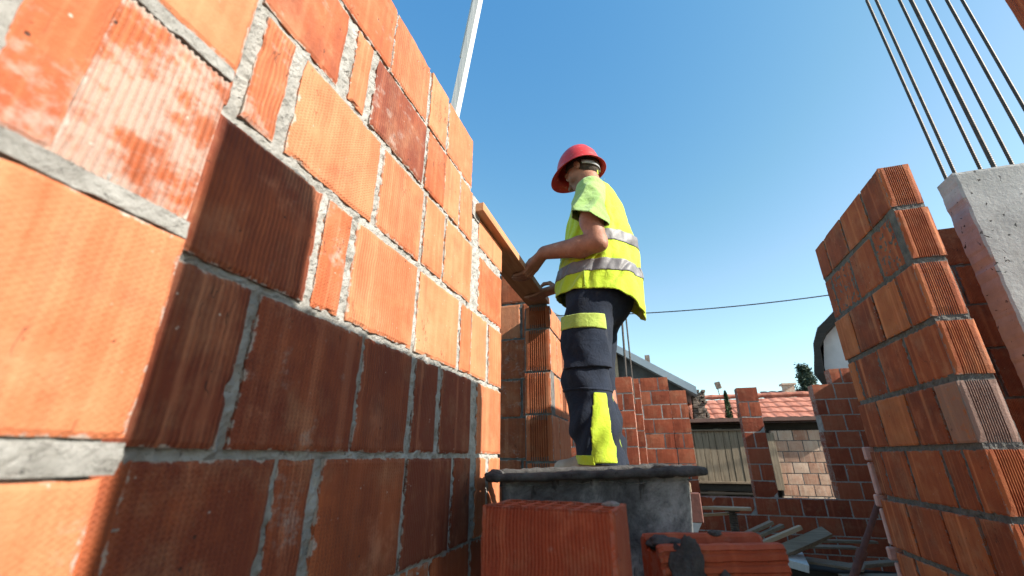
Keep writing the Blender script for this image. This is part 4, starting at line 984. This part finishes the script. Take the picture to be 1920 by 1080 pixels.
def tape(name, zc, hw, tilt=.0, grow=.0035, mat='tape', cond=None):
    T_ = Vol((-.34, -.27, .66), (.24, .27, 1.56), .0045); zl_ = G[..., 2] - (zc + tilt*G[..., 0])
    d = np.maximum(np.maximum(dv_-grow, -(dv_+.004)), np.abs(zl_)-hw); d = np.maximum(d, hem(G))
    if cond is not None: d = np.maximum(d, cond(G))
    T_.d[sl_] = d; T_.mesh(name, M[mat], vest)
tape('reflective_tape', 1.085, .031, -.06); tape('reflective_tape', .943, .032, .05)
tape('side_seam', .93, .10, grow=.003, mat='vest_dark', cond=lambda p: np.maximum(np.abs(p[..., 0]+.045)-.004, -p[..., 1]))
# collar binding
mb = MB(); pts = []
for i in range(33):
    th = 2*pi*i/32; pts.append((-.080+.066*cos(th), .072*sin(th), 1.470 - .010*cos(th) - .004*abs(sin(th))))
mb.tube(pts, .0065, 8, caps=False); M['binding'] = mat_cloth('yellow_binding', (.60, .70, .01), (.68, .78, .02)); mb.build('collar', M['binding'], vest, smooth=True)
# armhole binding / lapped edge
# T-shirt sleeves
M['shirt'] = mat_cloth('pale_green_cotton', (.27, .46, .11), (.35, .54, .16), .9, .2, 900)
for s_, pA, pB, r0, r1, nm in ((1, (-.088, .150, 1.375), (-.092, .238, 1.150), .074, .088, 0), (-1, (-.08, -.150, 1.375), (-.035, -.235, 1.170), .064, .082, 1)):
    a, b = np.array(pA), np.array(pB); b2 = b + (b-a)*.35; lo = np.minimum(a, b2)-.12; hi = np.maximum(a, b2)+.12; Sv = Vol(lo, hi, .0042); sl2, G2 = Sv.box(lo, hi)
    ab = b-a; L = np.linalg.norm(ab); t = ((G2-a) @ ab)/(L*L); q = G2-a-np.clip(t, 0, 1.35)[..., None]*ab; rr = np.sqrt((q*q).sum(-1))
    ang = np.arctan2(q[..., 0], q[..., 1]*s_); fold = .008*(1-2*np.abs(np.sin(ang*1.5 + t*2.2 + .4)))*np.clip(t*1.3, 0, 1)+.007*(1-2*np.abs(np.sin(ang*2.6-t*2.4+.9)))*np.clip(t*1.4, 0, 1) + .006*fbm(G2*26, 2, 70) + .004
    d = rr - (r0+(r1-r0)*np.clip(t, 0, 1.3)) - fold
    cut = (1.205 - G2[..., 2]) + .50*np.clip(G2[..., 0], -.3, .3) if s_ > 0 else (1.15-G2[..., 2])
    hollow = np.where((cut > -.13), d+.0055, 1.0)
    Sv.d[sl2] = np.maximum(np.maximum(d, -hollow), cut); Sv.mesh('sleeve', M['shirt'], man)
# trousers
Pv = Vol((-.30, -.26, .03), (.24, .27, .98), .0045)
Pv.ell((-.045, 0, .86), (.150, .175, .155), 0)
Pv.ell((-.085, 0, .82), (.120, .155, .115), .05)
for s_, dx in ((1, 0), (-1, .030)):
    y = .098*s_
    Pv.chain([(-.028+dx, y*.9, .80), (.008+dx, y, .60), (.016+dx, y*1.05, .42), (-.004+dx, y*1.02, .22), (-.034+dx, y, .03)], [.122, .112, .102, .100, .098] if s_ > 0 else [.118, .104, .094, .092, .09], .045)
sl3, G3 = Pv.box((-.30, -.26, .03), (.24, .27, .98)); x, y, z = G3[..., 0], G3[..., 1], G3[..., 2]
q = np.stack([x*7, y*7, z*11+x*9], -1); crease = 1-np.abs(fbm(q, 2, 81))*2.2; f = .005*(crease-.4) + .0045*fbm(G3*9, 2, 84)
f += .0065*np.sin(z*46+x*44+y*22+2*np.sin(x*20))*np.exp(-((z-.17)/.10)**2) + .006*np.sin(z*34-x*46+y*20)*np.exp(-((z-.44)/.12)**2) + .006*np.sin(z*30+x*40)*np.exp(-((z-.76)/.08)**2)
dp = Pv.d + f
cutp = .050 - z + .02*x; top = z-.96
pants = np.maximum(np.maximum(dp, cutp), top); hol = np.where(z < .2, dp+.006, 1.0); Pv.d[sl3] = np.maximum(pants, -hol)
M['navy'] = mat_cloth('navy_workwear', (.005, .009, .020), (.011, .020, .042), .92, .03, grime=.10)
tN = M['navy']; Pv.mesh('trousers', M['navy'], man); tr = bpy.data.objects['trousers']
def patch(name, mat, grow, inn, cond, parent=tr):
    T_ = Vol((-.30, -.26, .03), (.24, .27, .98), .0045); T_.d[sl3] = np.maximum(np.maximum(dp-grow, -(dp+inn)), cond); T_.mesh(name, M[mat], parent)
M['lime'] = mat_cloth('hi_vis_panel', (.42, .60, .01), (.54, .68, .02), .75, .25); M['lime_dull'] = mat_cloth('dirty_hi_vis_flap', (.30, .42, .06), (.46, .58, .10), .85, .2)
def bx_(x0, x1, y0, y1, z0, z1, tl=0): return np.max(np.stack([x0-x, x-x1, y0-y, y-y1, z0-z+tl*x, z-z1-tl*x]), 0)
patch('cargo_pocket', 'navy', .012, .002, bx_(-.112, .086, .10, .30, .452, .665, -.03))
patch('pocket_flap', 'lime_dull', .018, -.010, bx_(-.116, .092, .10, .30, .628, .698, .05))
for s_ in (1, -1):
    yy0, yy1 = (.0, .3) if s_ > 0 else (-.3, .0)
    edge = -.030 - .10*(z-.2); dz = np.maximum(np.maximum(x-edge, (.058-z)), np.maximum(z-.343, np.maximum(yy0-y, y-yy1)))
    if s_ > 0: patch('calf_panel', 'lime', .0035, .004, np.maximum(dz, -.100+.09*(z-.2)-x))
    patch('hem_band', 'lime', .0045, .004, np.max(np.stack([.052-z+.02*x, z-.090-.02*x, yy0-y, y-yy1, -.034-x-.0*z]), 0))
patch('knee_seam', 'navy', .004, .002, np.maximum(np.abs(z-.36-.03*x)-.006, -y))
# thread hanging out of the pocket seam, boots
M['boot'] = mat_plain('dusty_beige_boot', (.34, .27, .20), (.52, .45, .36), 12, .9, .003)
for s_, dx in ((1, 0), (-1, .028)):
    Bv = Vol((-.17, -.09, -.002), (.24, .09, .14), .0045)
    Bv.cap((-.034, 0, .16), (-.036, 0, .05), .062, .060, 0); Bv.cap((-.045, 0, .042), (.06, 0, .044), .048, .046, .03); Bv.cap((.06, 0, .040), (.155, .0, .036), .046, .036, .03)
    Bv.add(lambda p: -p[..., 2]+.001, (-.17, -.09, -.002), (.24, .09, .14), 0, 'i')
    o = Bv.mesh('boot', M['boot'], man); o.location = (dx, .10*s_, 0)
print('verts', sum(len(o.data.vertices) for o in bpy.data.objects if o.type == 'MESH'))
